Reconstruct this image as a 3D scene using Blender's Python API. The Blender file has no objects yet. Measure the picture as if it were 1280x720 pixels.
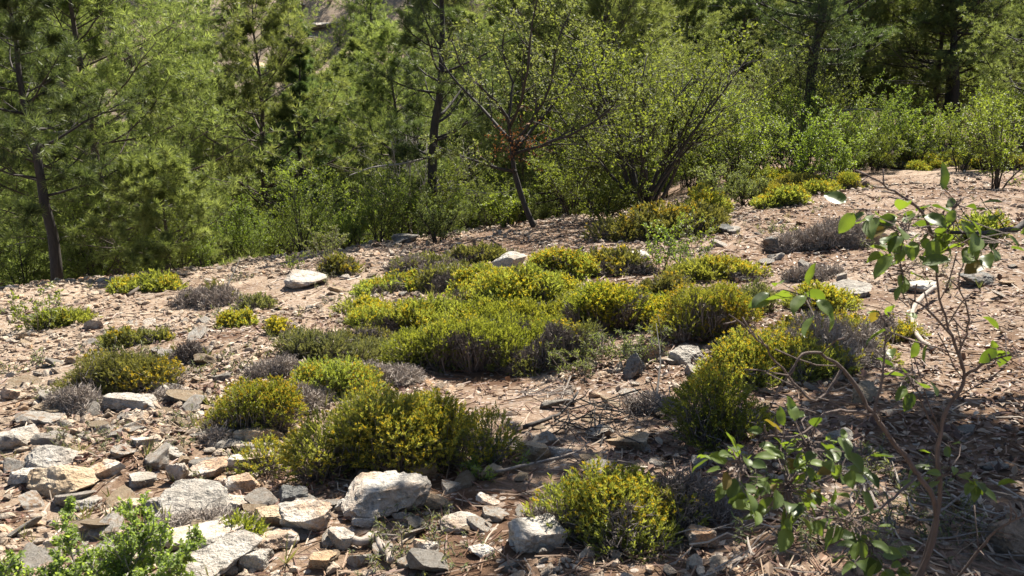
import bpy, bmesh, math
import numpy as np
from mathutils import Vector

SC = bpy.context.scene
COL = SC.collection
R = math.radians

# ------------------------------------------------------------------ noise
def _hash(ix, iy, iz, seed):
    h = (ix.astype(np.int64) * 374761393 + iy.astype(np.int64) * 668265263 + iz.astype(np.int64) * 2147483647 + seed * 974711) & 0xffffffff
    h = ((h ^ (h >> 13)) * 1274126177) & 0xffffffff
    h = ((h ^ (h >> 16)) * 2246822519) & 0xffffffff
    return ((h ^ (h >> 15)) & 0xffffff) / float(0xffffff)

def vnoise(p, seed=0):
    p = np.asarray(p, float)
    i = np.floor(p).astype(np.int64)
    f = p - i
    f = f * f * (3 - 2 * f)
    out = 0
    for dx in (0, 1):
        wx = f[..., 0] if dx else 1 - f[..., 0]
        for dy in (0, 1):
            wy = f[..., 1] if dy else 1 - f[..., 1]
            for dz in (0, 1):
                wz = f[..., 2] if dz else 1 - f[..., 2]
                out = out + wx * wy * wz * _hash(i[..., 0] + dx, i[..., 1] + dy, i[..., 2] + dz, seed)
    return out * 2 - 1

def fbm(p, octaves=4, seed=0, gain=.5):
    p = np.asarray(p, float)
    a, s, t = 1., 0., 0.
    for o in range(octaves):
        s = s + a * vnoise(p * 2 ** o + 17.3 * o, seed + o)
        t += a
        a *= gain
    return s / t

# ------------------------------------------------------------------ terrain
EYE = np.array([0., 0., 1.65])
PITCH = R(15.0)
FPX = 1108.5                      # focal length in photograph pixels (1280 wide)

def sp(v, k=1.5):
    return np.logaddexp(0, v * k) / k

def H(x, y):
    x = np.asarray(x, float); y = np.asarray(y, float)
    xs = 25 * np.tanh(x / 25)
    z = -0.1 * y + 0.085 * xs
    z = np.where(y < 0, -0.1 * y * .6 + 0.085 * xs, z)
    yc = np.where(x < 0, 18 + 0.45 * np.maximum(x, -22), 18 + 0.8 * np.minimum(x, 16))
    right = 1 / (1 + np.exp(-(x - 5) / 2.2))
    d = sp(y - yc) * (y > -5)
    z = z - d * (0.24 * (1 - right) - 0.11 * right)
    yh = 47 + 4 * np.sin(x * .07)
    z = z + sp(y - yh, .25) * (0.92 * (1 - right) + .62 * right)
    p = np.stack([x, y, np.zeros_like(x)], -1)
    fade = 1 + np.clip((y - 30) / 30, 0, 4)
    z = z + fbm(p / 2.6, 3, 5) * .17 * fade + fbm(p / .7, 3, 9) * .055 + fbm(p / 12., 2, 3) * .35 * np.clip((y - 20) / 20, 0, 6)
    return z

def rays(px, py):
    px = np.asarray(px, float); py = np.asarray(py, float)
    a = (px - 640) / FPX
    b = -(py - 360) / FPX
    c, s = math.cos(PITCH), math.sin(PITCH)
    return np.stack([a, c + b * s, -s + b * c], -1)

def at(px, py):
    """The ground point seen at a photograph pixel."""
    d = rays(px, py)
    for ts in (np.arange(1.5, 9, .05), np.arange(9, 32, .08), np.arange(32, 200, .4)):
        q = EYE + d * ts[:, None]
        below = q[:, 2] < H(q[:, 0], q[:, 1])
        if below.any():
            break
    p = q[below.argmax() if below.any() else -1]
    return np.array([p[0], p[1], float(H(p[0], p[1]))])

def spot(px, depth):
    """The ground point at a bearing (given as a photograph column) and a distance ahead."""
    a = (px - 640) / FPX
    x = a * depth * 1.0
    return np.array([x, depth, float(H(x, depth))])

# ------------------------------------------------------------------ mesh building
class MB:
    def __init__(s):
        s.v, s.f, s.r, s.m, s.n = [], [], [], [], 0
    def add(s, v, f, r=None, m=0):
        v = np.asarray(v, np.float32).reshape(-1, 3); f = np.asarray(f, np.int32).reshape(-1, 3)
        if not len(v) or not len(f):
            return
        s.v.append(v); s.f.append(f + s.n); s.n += len(v)
        s.r.append(np.full(len(v), .5, np.float32) if r is None else np.asarray(r, np.float32))
        s.m.append(np.full(len(f), m, np.int32))
    def build(s, name, mats, parent=None, smooth=False, loc=None):
        me = bpy.data.meshes.new(name)
        if s.v:
            v = np.concatenate(s.v); f = np.concatenate(s.f); r = np.concatenate(s.r); m = np.concatenate(s.m)
            me.vertices.add(len(v)); me.vertices.foreach_set('co', v.ravel())
            me.loops.add(f.size); me.loops.foreach_set('vertex_index', f.ravel())
            me.polygons.add(len(f)); me.polygons.foreach_set('loop_start', np.arange(0, f.size, 3, dtype=np.int32))
            at_ = me.attributes.new('rnd', 'FLOAT', 'POINT'); at_.data.foreach_set('value', r)
            mats = mats if isinstance(mats, (list, tuple)) else [mats]
            for q in mats:
                me.materials.append(q)
            if len(mats) > 1:
                me.polygons.foreach_set('material_index', m)
            me.polygons.foreach_set('use_smooth', np.full(len(f), smooth, dtype=bool))
            me.update(calc_edges=True)
        o = bpy.data.objects.new(name, me); COL.objects.link(o)
        if parent is not None:
            o.parent = parent
        if loc is not None:
            o.location = loc
        return o

def nrm(v):
    return v / np.maximum(np.linalg.norm(v, axis=-1, keepdims=True), 1e-9)

def tubes(mb, P, Rd, sides=5, rnd=None, m=0):
    """P (n,k,3) polylines, Rd (n,k) radii: closed-tip tubes."""
    P = np.asarray(P, float); Rd = np.asarray(Rd, float)
    n, k, _ = P.shape
    T = np.empty_like(P)
    T[:, 1:-1] = P[:, 2:] - P[:, :-2]; T[:, 0] = P[:, 1] - P[:, 0]; T[:, -1] = P[:, -1] - P[:, -2]
    T = nrm(T)
    ref = np.where(np.abs(T[:, :1, 2:3]).repeat(k, 1) > .8, np.array([1., 0, 0]), np.array([0, 0, 1.]))
    U = nrm(np.cross(T, ref)); V = np.cross(T, U)
    an = np.arange(sides) / sides * 2 * np.pi
    ring = P[:, :, None] + Rd[:, :, None, None] * (U[:, :, None] * np.cos(an)[None, None, :, None] + V[:, :, None] * np.sin(an)[None, None, :, None])
    idx = np.arange(n * k * sides).reshape(n, k, sides)
    a = idx[:, :-1]; b = idx[:, 1:]; a2 = np.roll(a, -1, 2); b2 = np.roll(b, -1, 2)
    f = np.concatenate([np.stack([a, a2, b2], -1).reshape(-1, 3), np.stack([a, b2, b], -1).reshape(-1, 3)])
    cap = []
    for j in range(1, sides - 1):
        cap.append(np.stack([idx[:, -1, 0], idx[:, -1, j], idx[:, -1, j + 1]], -1))
        cap.append(np.stack([idx[:, 0, 0], idx[:, 0, j + 1], idx[:, 0, j]], -1))
    f = np.concatenate([f] + cap)
    r = np.full(n * k * sides, .5) if rnd is None else np.repeat(rnd, k * sides)
    mb.add(ring.reshape(-1, 3), f, r, m)

def tube(mb, pts, r0, r1, sides=7, sub=3, rng=None, wob=0., m=0):
    pts = np.asarray(pts, float)
    k = (len(pts) - 1) * sub + 1
    t = np.linspace(0, len(pts) - 1, k)
    # Catmull-Rom through the points
    P = np.vstack([2 * pts[0] - pts[1], pts, 2 * pts[-1] - pts[-2]])
    i = np.minimum(t.astype(int), len(pts) - 2); u = (t - i)[:, None]
    p0, p1, p2, p3 = P[i], P[i + 1], P[i + 2], P[i + 3]
    Q = .5 * (2 * p1 + (p2 - p0) * u + (2 * p0 - 5 * p1 + 4 * p2 - p3) * u ** 2 + (3 * p1 - p0 - 3 * p2 + p3) * u ** 3)
    if wob and rng is not None:
        w = rng.normal(0, wob, Q.shape); w[0] = 0; Q = Q + w
    rr = np.linspace(r0, r1, k)
    if rng is not None:
        rr = rr * rng.uniform(.88, 1.12, k)
    tubes(mb, Q[None], rr[None], sides, m=m)
    return Q

def place(mb, tmpl, pos, X, up, scale, rnd, m=0):
    """Copies of template (v,f) at pos, its x axis along X, its z axis near up."""
    tv, tf = tmpl
    X = nrm(X); Z = up - (up * X).sum(-1, keepdims=True) * X; Z = nrm(Z); Y = np.cross(Z, X)
    sc = np.asarray(scale, float)
    if sc.ndim == 0:
        sc = np.full(len(pos), float(sc))
    v = tv[None] * sc[:, None, None]
    W = pos[:, None] + v[..., :1] * X[:, None] + v[..., 1:2] * Y[:, None] + v[..., 2:] * Z[:, None]
    n, k = len(pos), len(tv)
    f = tf[None] + (np.arange(n) * k)[:, None, None]
    mb.add(W.reshape(-1, 3), f.reshape(-1, 3), np.repeat(rnd, k), m)

def rdir(rng, n):
    return nrm(rng.normal(size=(n, 3)))

# templates ------------------------------------------------------------------
def leaf_simple(w=.28, fold=.07):
    v = np.array([[0, 0, 0], [.5, -w, fold], [1, 0, -.05], [.5, w, fold]])
    return v, np.array([[0, 1, 2], [0, 2, 3]])

def leaf_round(w=.3, fold=.06):
    v = np.array([[0, 0, 0], [.3, -w * .9, fold], [.72, -w * .8, fold], [1, 0, -.08], [.72, w * .8, fold], [.3, w * .9, fold], [.5, 0, 0]])
    f = [[0, 1, 6], [1, 2, 6], [2, 3, 6], [3, 4, 6], [4, 5, 6], [5, 0, 6]]
    return v, np.array(f)

def leaf_fine(w=.27, curl=.25, seed=0):
    rng = np.random.default_rng(seed)
    k = 8; vs = []; fs = []
    for i in range(k):
        t = i / (k - 1)
        hw = w * (math.sin(math.pi * min(1, t ** .82 * 1.0)) ** .75 if 0 < t < 1 else 0.004)
        z = -curl * (t - .3) ** 2 + .02 * math.sin(t * 9 + seed)
        x = .06 + .94 * t
        for j, s in enumerate((-1, -.5, 0, .5, 1)):
            vs.append([x, s * hw, z + abs(s) * hw * .35 + (rng.uniform(-.008, .008) if j != 2 else 0)])
    for i in range(k - 1):
        for j in range(4):
            a = i * 5 + j
            fs += [[a, a + 1, a + 6], [a, a + 6, a + 5]]
    b = len(vs)
    vs += [[-.1, -.008, 0], [-.1, .008, 0]]
    fs += [[b, 2, b + 1]]
    return np.array(vs), np.array(fs)

def tuft(rng, n=16, ang=65, w=.036, l0=.7, l1=1.1, bend=.0):
    vs, fs = [], []
    for i in range(n):
        th = R(ang) * math.sqrt(rng.uniform(0.02, 1)); ph = rng.uniform(0, 2 * math.pi)
        d = np.array([math.cos(th), math.sin(th) * math.cos(ph), math.sin(th) * math.sin(ph)])
        s = nrm(np.cross(d, rdir(rng, 1)[0])); L = rng.uniform(l0, l1)
        b = d * .02
        i0 = len(vs)
        vs += [b - s * w * .8, b + s * w * .8, d * L * .6 + s * w, d * L]
        fs += [[i0, i0 + 1, i0 + 2], [i0, i0 + 2, i0 + 3]]
    return np.array(vs), np.array(fs)

def sprig(rng, n=9, w=.05, L=.34, spread=38):
    """A stiff stem with narrow leaflets set along it."""
    vs, fs = [], []
    def blade(o, d, l, w):
        s = nrm(np.cross(d, rdir(rng, 1)[0])); i0 = len(vs)
        vs.extend([o - s * w * .5, o + s * w * .5, o + d * l * .55 + s * w, o + d * l])
        fs.extend([[i0, i0 + 1, i0 + 2], [i0, i0 + 2, i0 + 3]])
    blade(np.zeros(3), np.array([1., 0, 0]), 1.0, w * .5)
    for i in range(n):
        t = .18 + .78 * (i + rng.uniform(0, .6)) / n
        th = R(rng.uniform(.45, 1.) * spread); ph = rng.uniform(0, 2 * math.pi)
        d = np.array([math.cos(th), math.sin(th) * math.cos(ph), math.sin(th) * math.sin(ph)])
        blade(np.array([t, 0, 0]), d, L * rng.uniform(.6, 1.1), w)
    return np.array(vs), np.array(fs)

TR = np.random.default_rng(4)
TUFTS = [tuft(TR, 13, 70, .034) for _ in range(6)]
SPRIGS = [sprig(TR, 9, .065, .36, 42) for _ in range(6)]
SPRIGS_FAT = [sprig(TR, 8, .085, .42, 42) for _ in range(6)]
FLOWERS = [tuft(TR, 8, 75, .13, .45, 1.) for _ in range(4)]
LEAF = leaf_simple(); LEAFR = leaf_round(); LEAFN = leaf_simple(.13, .03)
FINE = [leaf_fine(.27, c, i) for i, c in enumerate((.15, .3, .5, -.1))]

# growth ------------------------------------------------------------------
def offshoots(rng, P, Rd, per, t0, t1, ln, ang, k, up=.2, flat=1., wand=.12, rf=.55, curve=.0, lvar=.35, taper=.5):
    n, K, _ = P.shape
    t = (np.arange(per)[None] + rng.uniform(0, 1, (n, per))) / per * (t1 - t0) + t0
    q = t * (K - 1); i = np.minimum(q.astype(int), K - 2); u = (q - i)[..., None]
    ii = np.arange(n)[:, None]
    a, b = P[ii, i], P[ii, i + 1]
    pos = a + (b - a) * u; tan = nrm(b - a)
    r0 = (Rd[ii, i] * (1 - u[..., 0]) + Rd[ii, i + 1] * u[..., 0]) * rf
    ref = rdir(rng, n * per).reshape(n, per, 3); ref[..., 2] *= flat
    perp = nrm(ref - (ref * tan).sum(-1, keepdims=True) * tan)
    an = R(ang) * rng.uniform(.7, 1.25, (n, per, 1))
    d = tan * np.cos(an) + perp * np.sin(an)
    d[..., 2] += up; d = nrm(d)
    plen = np.linalg.norm(np.diff(P, axis=1), axis=-1).sum(1)[:, None]
    L = (plen * ln if ln < 1.5 else ln - 10) * (1 - taper * (t - t0) / max(1e-6, t1 - t0)) * rng.uniform(1 - lvar, 1 + lvar, (n, per))
    L = L.reshape(-1); d = d.reshape(-1, 3); pos = pos.reshape(-1, 3); r0 = r0.reshape(-1)
    C = np.empty((len(d), k, 3)); C[:, 0] = pos
    for j in range(1, k):
        d = d + rng.normal(0, wand, d.shape); d[:, 2] += curve; d = nrm(d)
        C[:, j] = C[:, j - 1] + d * (L / (k - 1))[:, None]
    RR = r0[:, None] * np.linspace(1, .25, k)[None]
    return C, np.maximum(RR, .0022)

def along(rng, P, m, t0=.2, t1=1.):
    n, K, _ = P.shape
    t = (np.arange(m)[None] + rng.uniform(0, 1, (n, m))) / m * (t1 - t0) + t0
    q = np.minimum(t, .9999) * (K - 1); i = q.astype(int); u = (q - i)[..., None]; ii = np.arange(n)[:, None]
    a, b = P[ii, i], P[ii, i + 1]
    return (a + (b - a) * u).reshape(-1, 3), nrm(b - a).reshape(-1, 3)

def leaves_on(rng, mb, P, m, size, tmpl=LEAF, t0=.15, droop=.1, jitter=.25, m_=0):
    pos, tan = along(rng, P, m, t0)
    d = nrm(tan * .5 + rdir(rng, len(pos)) * .9 + np.array([0, 0, -droop]))
    up = nrm(np.array([0, 0, 1.]) + rdir(rng, len(pos)) * .8)
    pos = pos + rdir(rng, len(pos)) * size * jitter
    place(mb, tmpl, pos, d, up, size * rng.uniform(.55, 1.25, len(pos)), rng.uniform(0, 1, len(pos)), m_)

# ------------------------------------------------------------------ object bookkeeping
def tag(o, label=None, cat=None, group=None, kind=None):
    if label: o['label'] = label
    if cat: o['category'] = cat
    if group: o['group'] = group
    if kind: o['kind'] = kind
    return o

def thing(name, loc, label, cat, group=None, rz=0., s=1.):
    o = bpy.data.objects.new(name, None); COL.objects.link(o)
    o.empty_display_size = .1
    o.location = loc; o.rotation_euler = (0, 0, rz); o.scale = (s, s, s)
    return tag(o, label, cat, group)

def dup(root, loc, rz=0., s=1., label=None, group=None, sz=None, tilt=(0, 0)):
    c = root.copy(); COL.objects.link(c)
    c.location = loc; c.rotation_euler = (tilt[0], tilt[1], rz); c.scale = (s, s, sz or s)
    if label: c['label'] = label
    if group: c['group'] = group
    for ch in root.children:
        d = ch.copy(); COL.objects.link(d); d.parent = c
        for g in ch.children:
            e = g.copy(); COL.objects.link(e); e.parent = d
    return c

# ------------------------------------------------------------------ materials
def new_mat(name):
    m = bpy.data.materials.new(name); m.use_nodes = True
    nt = m.node_tree; nt.nodes.clear()
    return m, nt, nt.nodes, nt.links

def ramp(nt, fac, stops, interp='LINEAR'):
    n = nt.nodes.new('ShaderNodeValToRGB'); e = n.color_ramp.elements; n.color_ramp.interpolation = interp
    while len(e) < len(stops): e.new(.5)
    for q, (p, c) in zip(e, stops):
        q.position = p; q.color = (*c, 1) if len(c) == 3 else c
    nt.links.new(fac, n.inputs[0]); return n.outputs[0]

def noise(nt, scale, detail=4, coord=None, rough=.55, dist=0.):
    n = nt.nodes.new('ShaderNodeTexNoise'); n.inputs['Scale'].default_value = scale; n.inputs['Detail'].default_value = detail
    n.inputs['Roughness'].default_value = rough; n.inputs['Distortion'].default_value = dist
    if coord is not None: nt.links.new(coord, n.inputs['Vector'])
    return n.outputs['Fac']

def mix(nt, fac, a, b, mode='MIX'):
    n = nt.nodes.new('ShaderNodeMix'); n.data_type = 'RGBA'; n.blend_type = mode
    for s, v in ((n.inputs[0], fac), (n.inputs[6], a), (n.inputs[7], b)):
        if isinstance(v, (int, float)): s.default_value = v
        elif isinstance(v, (tuple, list)): s.default_value = (*v[:3], 1)
        else: nt.links.new(v, s)
    return n.outputs[2]

def math_(nt, op, a, b=None):
    n = nt.nodes.new('ShaderNodeMath'); n.operation = op
    for s, v in zip(n.inputs, (a, b)):
        if v is None: continue
        if isinstance(v, (int, float)): s.default_value = v
        else: nt.links.new(v, s)
    return n.outputs[0]

def leaf_mat(name, lo, hi, transl=.45, tcol=(1.25, 1.15, .45), rough=.5, dead=None, spec=.35, clump=2.0, hv=.03):
    m, nt, N, L = new_mat(name)
    at_ = N.new('ShaderNodeAttribute'); at_.attribute_name = 'rnd'
    oi = N.new('ShaderNodeObjectInfo'); tc = N.new('ShaderNodeTexCoord')
    cl = noise(nt, clump, 2, tc.outputs['Object'])
    f = math_(nt, 'ADD', math_(nt, 'MULTIPLY', at_.outputs['Fac'], .65), math_(nt, 'MULTIPLY', math_(nt, 'SUBTRACT', cl, .32), 1.0))
    stops = [(0.05, lo), (.85, hi)]
    c = ramp(nt, f, stops)
    if dead is not None:
        dn = math_(nt, 'GREATER_THAN', at_.outputs['Fac'], 1 - dead[1])
        c = mix(nt, dn, c, dead[0])
    hsv = N.new('ShaderNodeHueSaturation')
    L.new(c, hsv.inputs['Color'])
    L.new(math_(nt, 'ADD', .5 - hv / 2, math_(nt, 'MULTIPLY', oi.outputs['Random'], hv)), hsv.inputs['Hue'])
    L.new(math_(nt, 'ADD', .88, math_(nt, 'MULTIPLY', oi.outputs['Random'], .26)), hsv.inputs['Value'])
    p = N.new('ShaderNodeBsdfPrincipled'); L.new(hsv.outputs[0], p.inputs['Base Color'])
    p.inputs['Roughness'].default_value = rough; p.inputs['Specular IOR Level'].default_value = spec
    t = N.new('ShaderNodeBsdfTranslucent'); L.new(mix(nt, 1., hsv.outputs[0], tcol, 'MULTIPLY'), t.inputs['Color'])
    s = N.new('ShaderNodeMixShader'); s.inputs[0].default_value = transl
    L.new(p.outputs[0], s.inputs[1]); L.new(t.outputs[0], s.inputs[2])
    o = N.new('ShaderNodeOutputMaterial'); L.new(s.outputs[0], o.inputs[0])
    return m

def wood_mat(name, lo, hi, scale=6., stretch=6., bump=.4):
    m, nt, N, L = new_mat(name)
    tc = N.new('ShaderNodeTexCoord'); mp = N.new('ShaderNodeMapping'); mp.inputs['Scale'].default_value = (stretch, stretch, 1)
    L.new(tc.outputs['Object'], mp.inputs[0])
    f = noise(nt, scale, 6, mp.outputs[0], .65)
    ar = N.new('ShaderNodeAttribute'); ar.attribute_name = 'rnd'
    c = ramp(nt, math_(nt, 'ADD', f, math_(nt, 'MULTIPLY', math_(nt, 'SUBTRACT', ar.outputs['Fac'], .5), .55)), [(.3, lo), (.7, hi)])
    p = N.new('ShaderNodeBsdfPrincipled'); L.new(c, p.inputs['Base Color']); p.inputs['Roughness'].default_value = .85
    b = N.new('ShaderNodeBump'); b.inputs['Strength'].default_value = bump; b.inputs['Distance'].default_value = .02
    L.new(f, b.inputs['Height']); L.new(b.outputs[0], p.inputs['Normal'])
    o = N.new('ShaderNodeOutputMaterial'); L.new(p.outputs[0], o.inputs[0])
    return m

def rock_mat(name, lo, mid, hi, stain=(.42, .24, .12), lichen=.5, use_rnd=False):
    m, nt, N, L = new_mat(name)
    tc = N.new('ShaderNodeTexCoord'); oi = N.new('ShaderNodeObjectInfo')
    ad = N.new('ShaderNodeVectorMath'); ad.operation = 'ADD'; L.new(tc.outputs['Object'], ad.inputs[0])
    cx = N.new('ShaderNodeCombineXYZ'); L.new(math_(nt, 'MULTIPLY', oi.outputs['Random'], 50.), cx.inputs[0]); L.new(cx.outputs[0], ad.inputs[1])
    co = ad.outputs[0]
    n1 = noise(nt, 5., 7, co, .65, .3)
    c = ramp(nt, n1, [(.25, lo), (.48, mid), (.72, hi)])
    n2 = noise(nt, 3.2, 4, co, .6, .8)
    at_ = N.new('ShaderNodeAttribute'); at_.attribute_name = 'rnd'
    rs = at_.outputs['Fac'] if use_rnd else oi.outputs['Random']
    sf = math_(nt, 'MULTIPLY', ramp(nt, n2, [(.47, (0, 0, 0)), (.62, (1, 1, 1))]), math_(nt, 'ADD', math_(nt, 'MULTIPLY', rs, .75), .08))
    c = mix(nt, sf, c, stain)
    n3 = noise(nt, 17., 5, co, .7)
    lf = math_(nt, 'MULTIPLY', ramp(nt, n3, [(.52, (0, 0, 0)), (.62, (1, 1, 1))]), lichen)
    c = mix(nt, lf, c, (.07, .068, .06))
    n4 = noise(nt, 60., 4, co, .7)
    c = mix(nt, .55, c, ramp(nt, n4, [(.3, (.45, .44, .43)), (.7, (1, 1, 1))]), 'MULTIPLY')
    v = N.new('ShaderNodeHueSaturation'); L.new(c, v.inputs['Color'])
    L.new(math_(nt, 'ADD', .7, math_(nt, 'MULTIPLY', rs, .55)), v.inputs['Value'])
    p = N.new('ShaderNodeBsdfPrincipled'); L.new(v.outputs[0], p.inputs['Base Color']); p.inputs['Roughness'].default_value = .9
    p.inputs['Specular IOR Level'].default_value = .25
    b = N.new('ShaderNodeBump'); b.inputs['Strength'].default_value = 1.; b.inputs['Distance'].default_value = .035
    L.new(math_(nt, 'ADD', n3, math_(nt, 'MULTIPLY', n4, .6)), b.inputs['Height']); L.new(b.outputs[0], p.inputs['Normal'])
    o = N.new('ShaderNodeOutputMaterial'); L.new(p.outputs[0], o.inputs[0])
    return m

def ground_mat():
    m, nt, N, L = new_mat('stony_soil')
    ge = N.new('ShaderNodeNewGeometry'); co = ge.outputs['Position']
    big = noise(nt, .35, 4, co, .6)
    med = noise(nt, 1.6, 5, co, .65)
    fin = noise(nt, 14., 6, co, .7)
    vf = noise(nt, 55., 5, co, .75)
    soil = ramp(nt, med, [(.3, (.10, .055, .034)), (.5, (.195, .122, .078)), (.7, (.305, .215, .15))])
    pale = ramp(nt, fin, [(.3, (.16, .105, .07)), (.5, (.34, .25, .185)), (.7, (.54, .45, .36))])
    c = mix(nt, ramp(nt, math_(nt, 'ADD', big, math_(nt, 'MULTIPLY', med, .5)), [(.68, (0, 0, 0)), (.9, (1, 1, 1))]), soil, pale)
    sxyz = N.new('ShaderNodeSeparateXYZ'); L.new(co, sxyz.inputs[0])
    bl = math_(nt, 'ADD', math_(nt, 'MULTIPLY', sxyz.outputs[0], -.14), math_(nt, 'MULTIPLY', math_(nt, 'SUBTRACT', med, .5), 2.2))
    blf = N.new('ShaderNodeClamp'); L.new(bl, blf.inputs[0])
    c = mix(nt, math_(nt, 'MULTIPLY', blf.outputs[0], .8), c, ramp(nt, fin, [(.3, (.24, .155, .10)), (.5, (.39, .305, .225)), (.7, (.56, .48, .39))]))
    vo = N.new('ShaderNodeTexVoronoi'); vo.inputs['Scale'].default_value = 26.; L.new(co, vo.inputs['Vector'])
    sx = N.new('ShaderNodeSeparateColor'); L.new(vo.outputs['Color'], sx.inputs[0])
    peb = math_(nt, 'MULTIPLY', math_(nt, 'GREATER_THAN', sx.outputs[0], .62), math_(nt, 'LESS_THAN', vo.outputs['Distance'], .45))
    c = mix(nt, math_(nt, 'MULTIPLY', peb, .8), c, ramp(nt, sx.outputs[1], [(0, (.24, .17, .13)), (.5, (.42, .34, .28)), (1, (.55, .5, .45))]))
    c = mix(nt, .75, c, ramp(nt, vf, [(.28, (.35, .33, .32)), (.62, (1, 1, 1))]), 'MULTIPLY')
    p = N.new('ShaderNodeBsdfPrincipled'); L.new(c, p.inputs['Base Color']); p.inputs['Roughness'].default_value = .95
    p.inputs['Specular IOR Level'].default_value = .15
    b = N.new('ShaderNodeBump'); b.inputs['Strength'].default_value = .9; b.inputs['Distance'].default_value = .04
    L.new(math_(nt, 'ADD', math_(nt, 'ADD', fin, math_(nt, 'MULTIPLY', vf, .5)), math_(nt, 'MULTIPLY', peb, .35)), b.inputs['Height'])
    L.new(b.outputs[0], p.inputs['Normal'])
    o = N.new('ShaderNodeOutputMaterial'); L.new(p.outputs[0], o.inputs[0])
    return m

def litter_mat():
    m, nt, N, L = new_mat('dry_litter')
    at_ = N.new('ShaderNodeAttribute'); at_.attribute_name = 'rnd'
    c = ramp(nt, at_.outputs['Fac'], [(0, (.05, .028, .02)), (.4, (.15, .072, .045)), (.7, (.215, .132, .08)), (.92, (.30, .23, .165)), (1, (.45, .37, .29))])
    p = N.new('ShaderNodeBsdfPrincipled'); L.new(c, p.inputs['Base Color']); p.inputs['Roughness'].default_value = .6
    o = N.new('ShaderNodeOutputMaterial'); L.new(p.outputs[0], o.inputs[0])
    return m

M = dict(
    ground=ground_mat(), litter=litter_mat(),
    rock=rock_mat('limestone', (.32, .285, .24), (.58, .53, .465), (.78, .73, .66)),
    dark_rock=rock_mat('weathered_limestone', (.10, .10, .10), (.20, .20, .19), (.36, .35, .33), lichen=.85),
    tan_rock=rock_mat('stained_limestone', (.32, .22, .13), (.52, .40, .27), (.66, .56, .43), lichen=.25),
    gravel=rock_mat('gravel_stone', (.21, .14, .095), (.45, .36, .275), (.68, .60, .50), lichen=.2, use_rnd=True),
    pine=leaf_mat('pine_needles', (.07, .10, .032), (.265, .31, .115), .56, (1.2, 1.18, .68), .45),
    pine_dark=leaf_mat('dark_pine_needles', (.05, .08, .035), (.14, .18, .075), .5, (1.1, 1.15, .6), .45),
    pine_brown=leaf_mat('brownish_pine_needles', (.14, .155, .05), (.29, .32, .105), .55, (1.3, 1.1, .5), .5),
    oak=leaf_mat('broad_leaves', (.075, .115, .028), (.19, .24, .07), .55, (1.35, 1.3, .5), .58, spec=.22),
    pale=leaf_mat('pale_leaves', (.10, .125, .045), (.22, .25, .105), .5, (1.2, 1.2, .6), .6, spec=.2),
    lime=leaf_mat('lime_leaves', (.10, .145, .035), (.225, .28, .08), .55, (1.3, 1.3, .4), .45),
    fresh=leaf_mat('small_fresh_leaves', (.13, .17, .05), (.33, .39, .14), .58, (1.25, 1.25, .5), .6, spec=.2),
    fore=leaf_mat('glossy_leaves', (.05, .085, .022), (.15, .22, .055), .48, (1.4, 1.4, .4), .42, spec=.4, dead=((.16, .13, .04), .03)),
    cush=leaf_mat('cushion_leaves', (.09, .12, .032), (.26, .295, .08), .55, (1.3, 1.2, .4), .55, clump=5., hv=.035),
    cush_y=leaf_mat('yellowish_cushion_leaves', (.105, .13, .04), (.31, .34, .11), .55, (1.25, 1.2, .45), .55, clump=5., hv=.035),
    cush_o=leaf_mat('olive_cushion_leaves', (.075, .085, .034), (.22, .225, .085), .48, (1.2, 1.1, .5), .6, clump=5., hv=.035),
    cush_g=leaf_mat('grey_green_cushion_leaves', (.09, .11, .055), (.22, .24, .11), .42, (1.2, 1.15, .6), .6, clump=5., hv=.035),
    flower=leaf_mat('yellow_flowers', (.32, .26, .03), (.62, .48, .06), .35, (1.2, 1.1, .4), .6, clump=6.),
    rust=leaf_mat('rusty_dead_leaves', (.10, .045, .025), (.24, .10, .045), .35, (1.2, .9, .6), .7),
    grass=leaf_mat('grass_blades', (.09, .11, .05), (.22, .22, .10), .4, (1.2, 1.1, .5), .6),
    bark=wood_mat('pine_bark', (.035, .027, .022), (.12, .09, .07)),
    dark_bark=wood_mat('dark_bark', (.016, .013, .012), (.05, .041, .036)),
    grey_bark=wood_mat('grey_bark', (.16, .14, .125), (.34, .31, .285)),
    dead=wood_mat('dead_wood', (.17, .135, .11), (.40, .345, .295)),
    twig=wood_mat('cushion_twigs', (.10, .08, .065), (.24, .20, .175), 20.),
    grey_twig=wood_mat('grey_twigs', (.20, .165, .135), (.43, .37, .32), 20.),
    red_bark=wood_mat('reddish_bark', (.06, .042, .036), (.16, .115, .095), 9.),
)

# ------------------------------------------------------------------ ground
def make_ground():
    n = 620
    u = np.linspace(-1, 1, n)
    gx = 2.6 * np.sinh(u * 5.0) * (230 / (2.6 * math.sinh(5.0)))
    gx = gx * .5 + np.sign(u) * np.abs(u) ** 1.4 * 20 * (1 - np.abs(u)) + 0
    gx = np.sort(gx)
    gy = 9 + gx
    X, Y = np.meshgrid(gx, gy)
    Z = H(X, Y)
    v = np.stack([X, Y, Z], -1).reshape(-1, 3)
    i = np.arange(n * n).reshape(n, n)
    a, b, c, d = i[:-1, :-1], i[:-1, 1:], i[1:, 1:], i[1:, :-1]
    f = np.concatenate([np.stack([a, b, c], -1).reshape(-1, 3), np.stack([a, c, d], -1).reshape(-1, 3)])
    mb = MB(); mb.add(v, f)
    tag(mb.build('ground', M['ground'], smooth=True), 'reddish stony hillside ground falling to a wooded valley', 'ground', kind='structure')
make_ground()

# ------------------------------------------------------------------ stones
def ico(sub):
    bm = bmesh.new(); bmesh.ops.create_icosphere(bm, subdivisions=sub, radius=1)
    v = np.array([q.co[:] for q in bm.verts]); f = np.array([[w.index for w in q.verts] for q in bm.faces]); bm.free()
    return v, f
ICO = {k: ico(k) for k in (1, 2, 3, 4, 5)}

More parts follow.
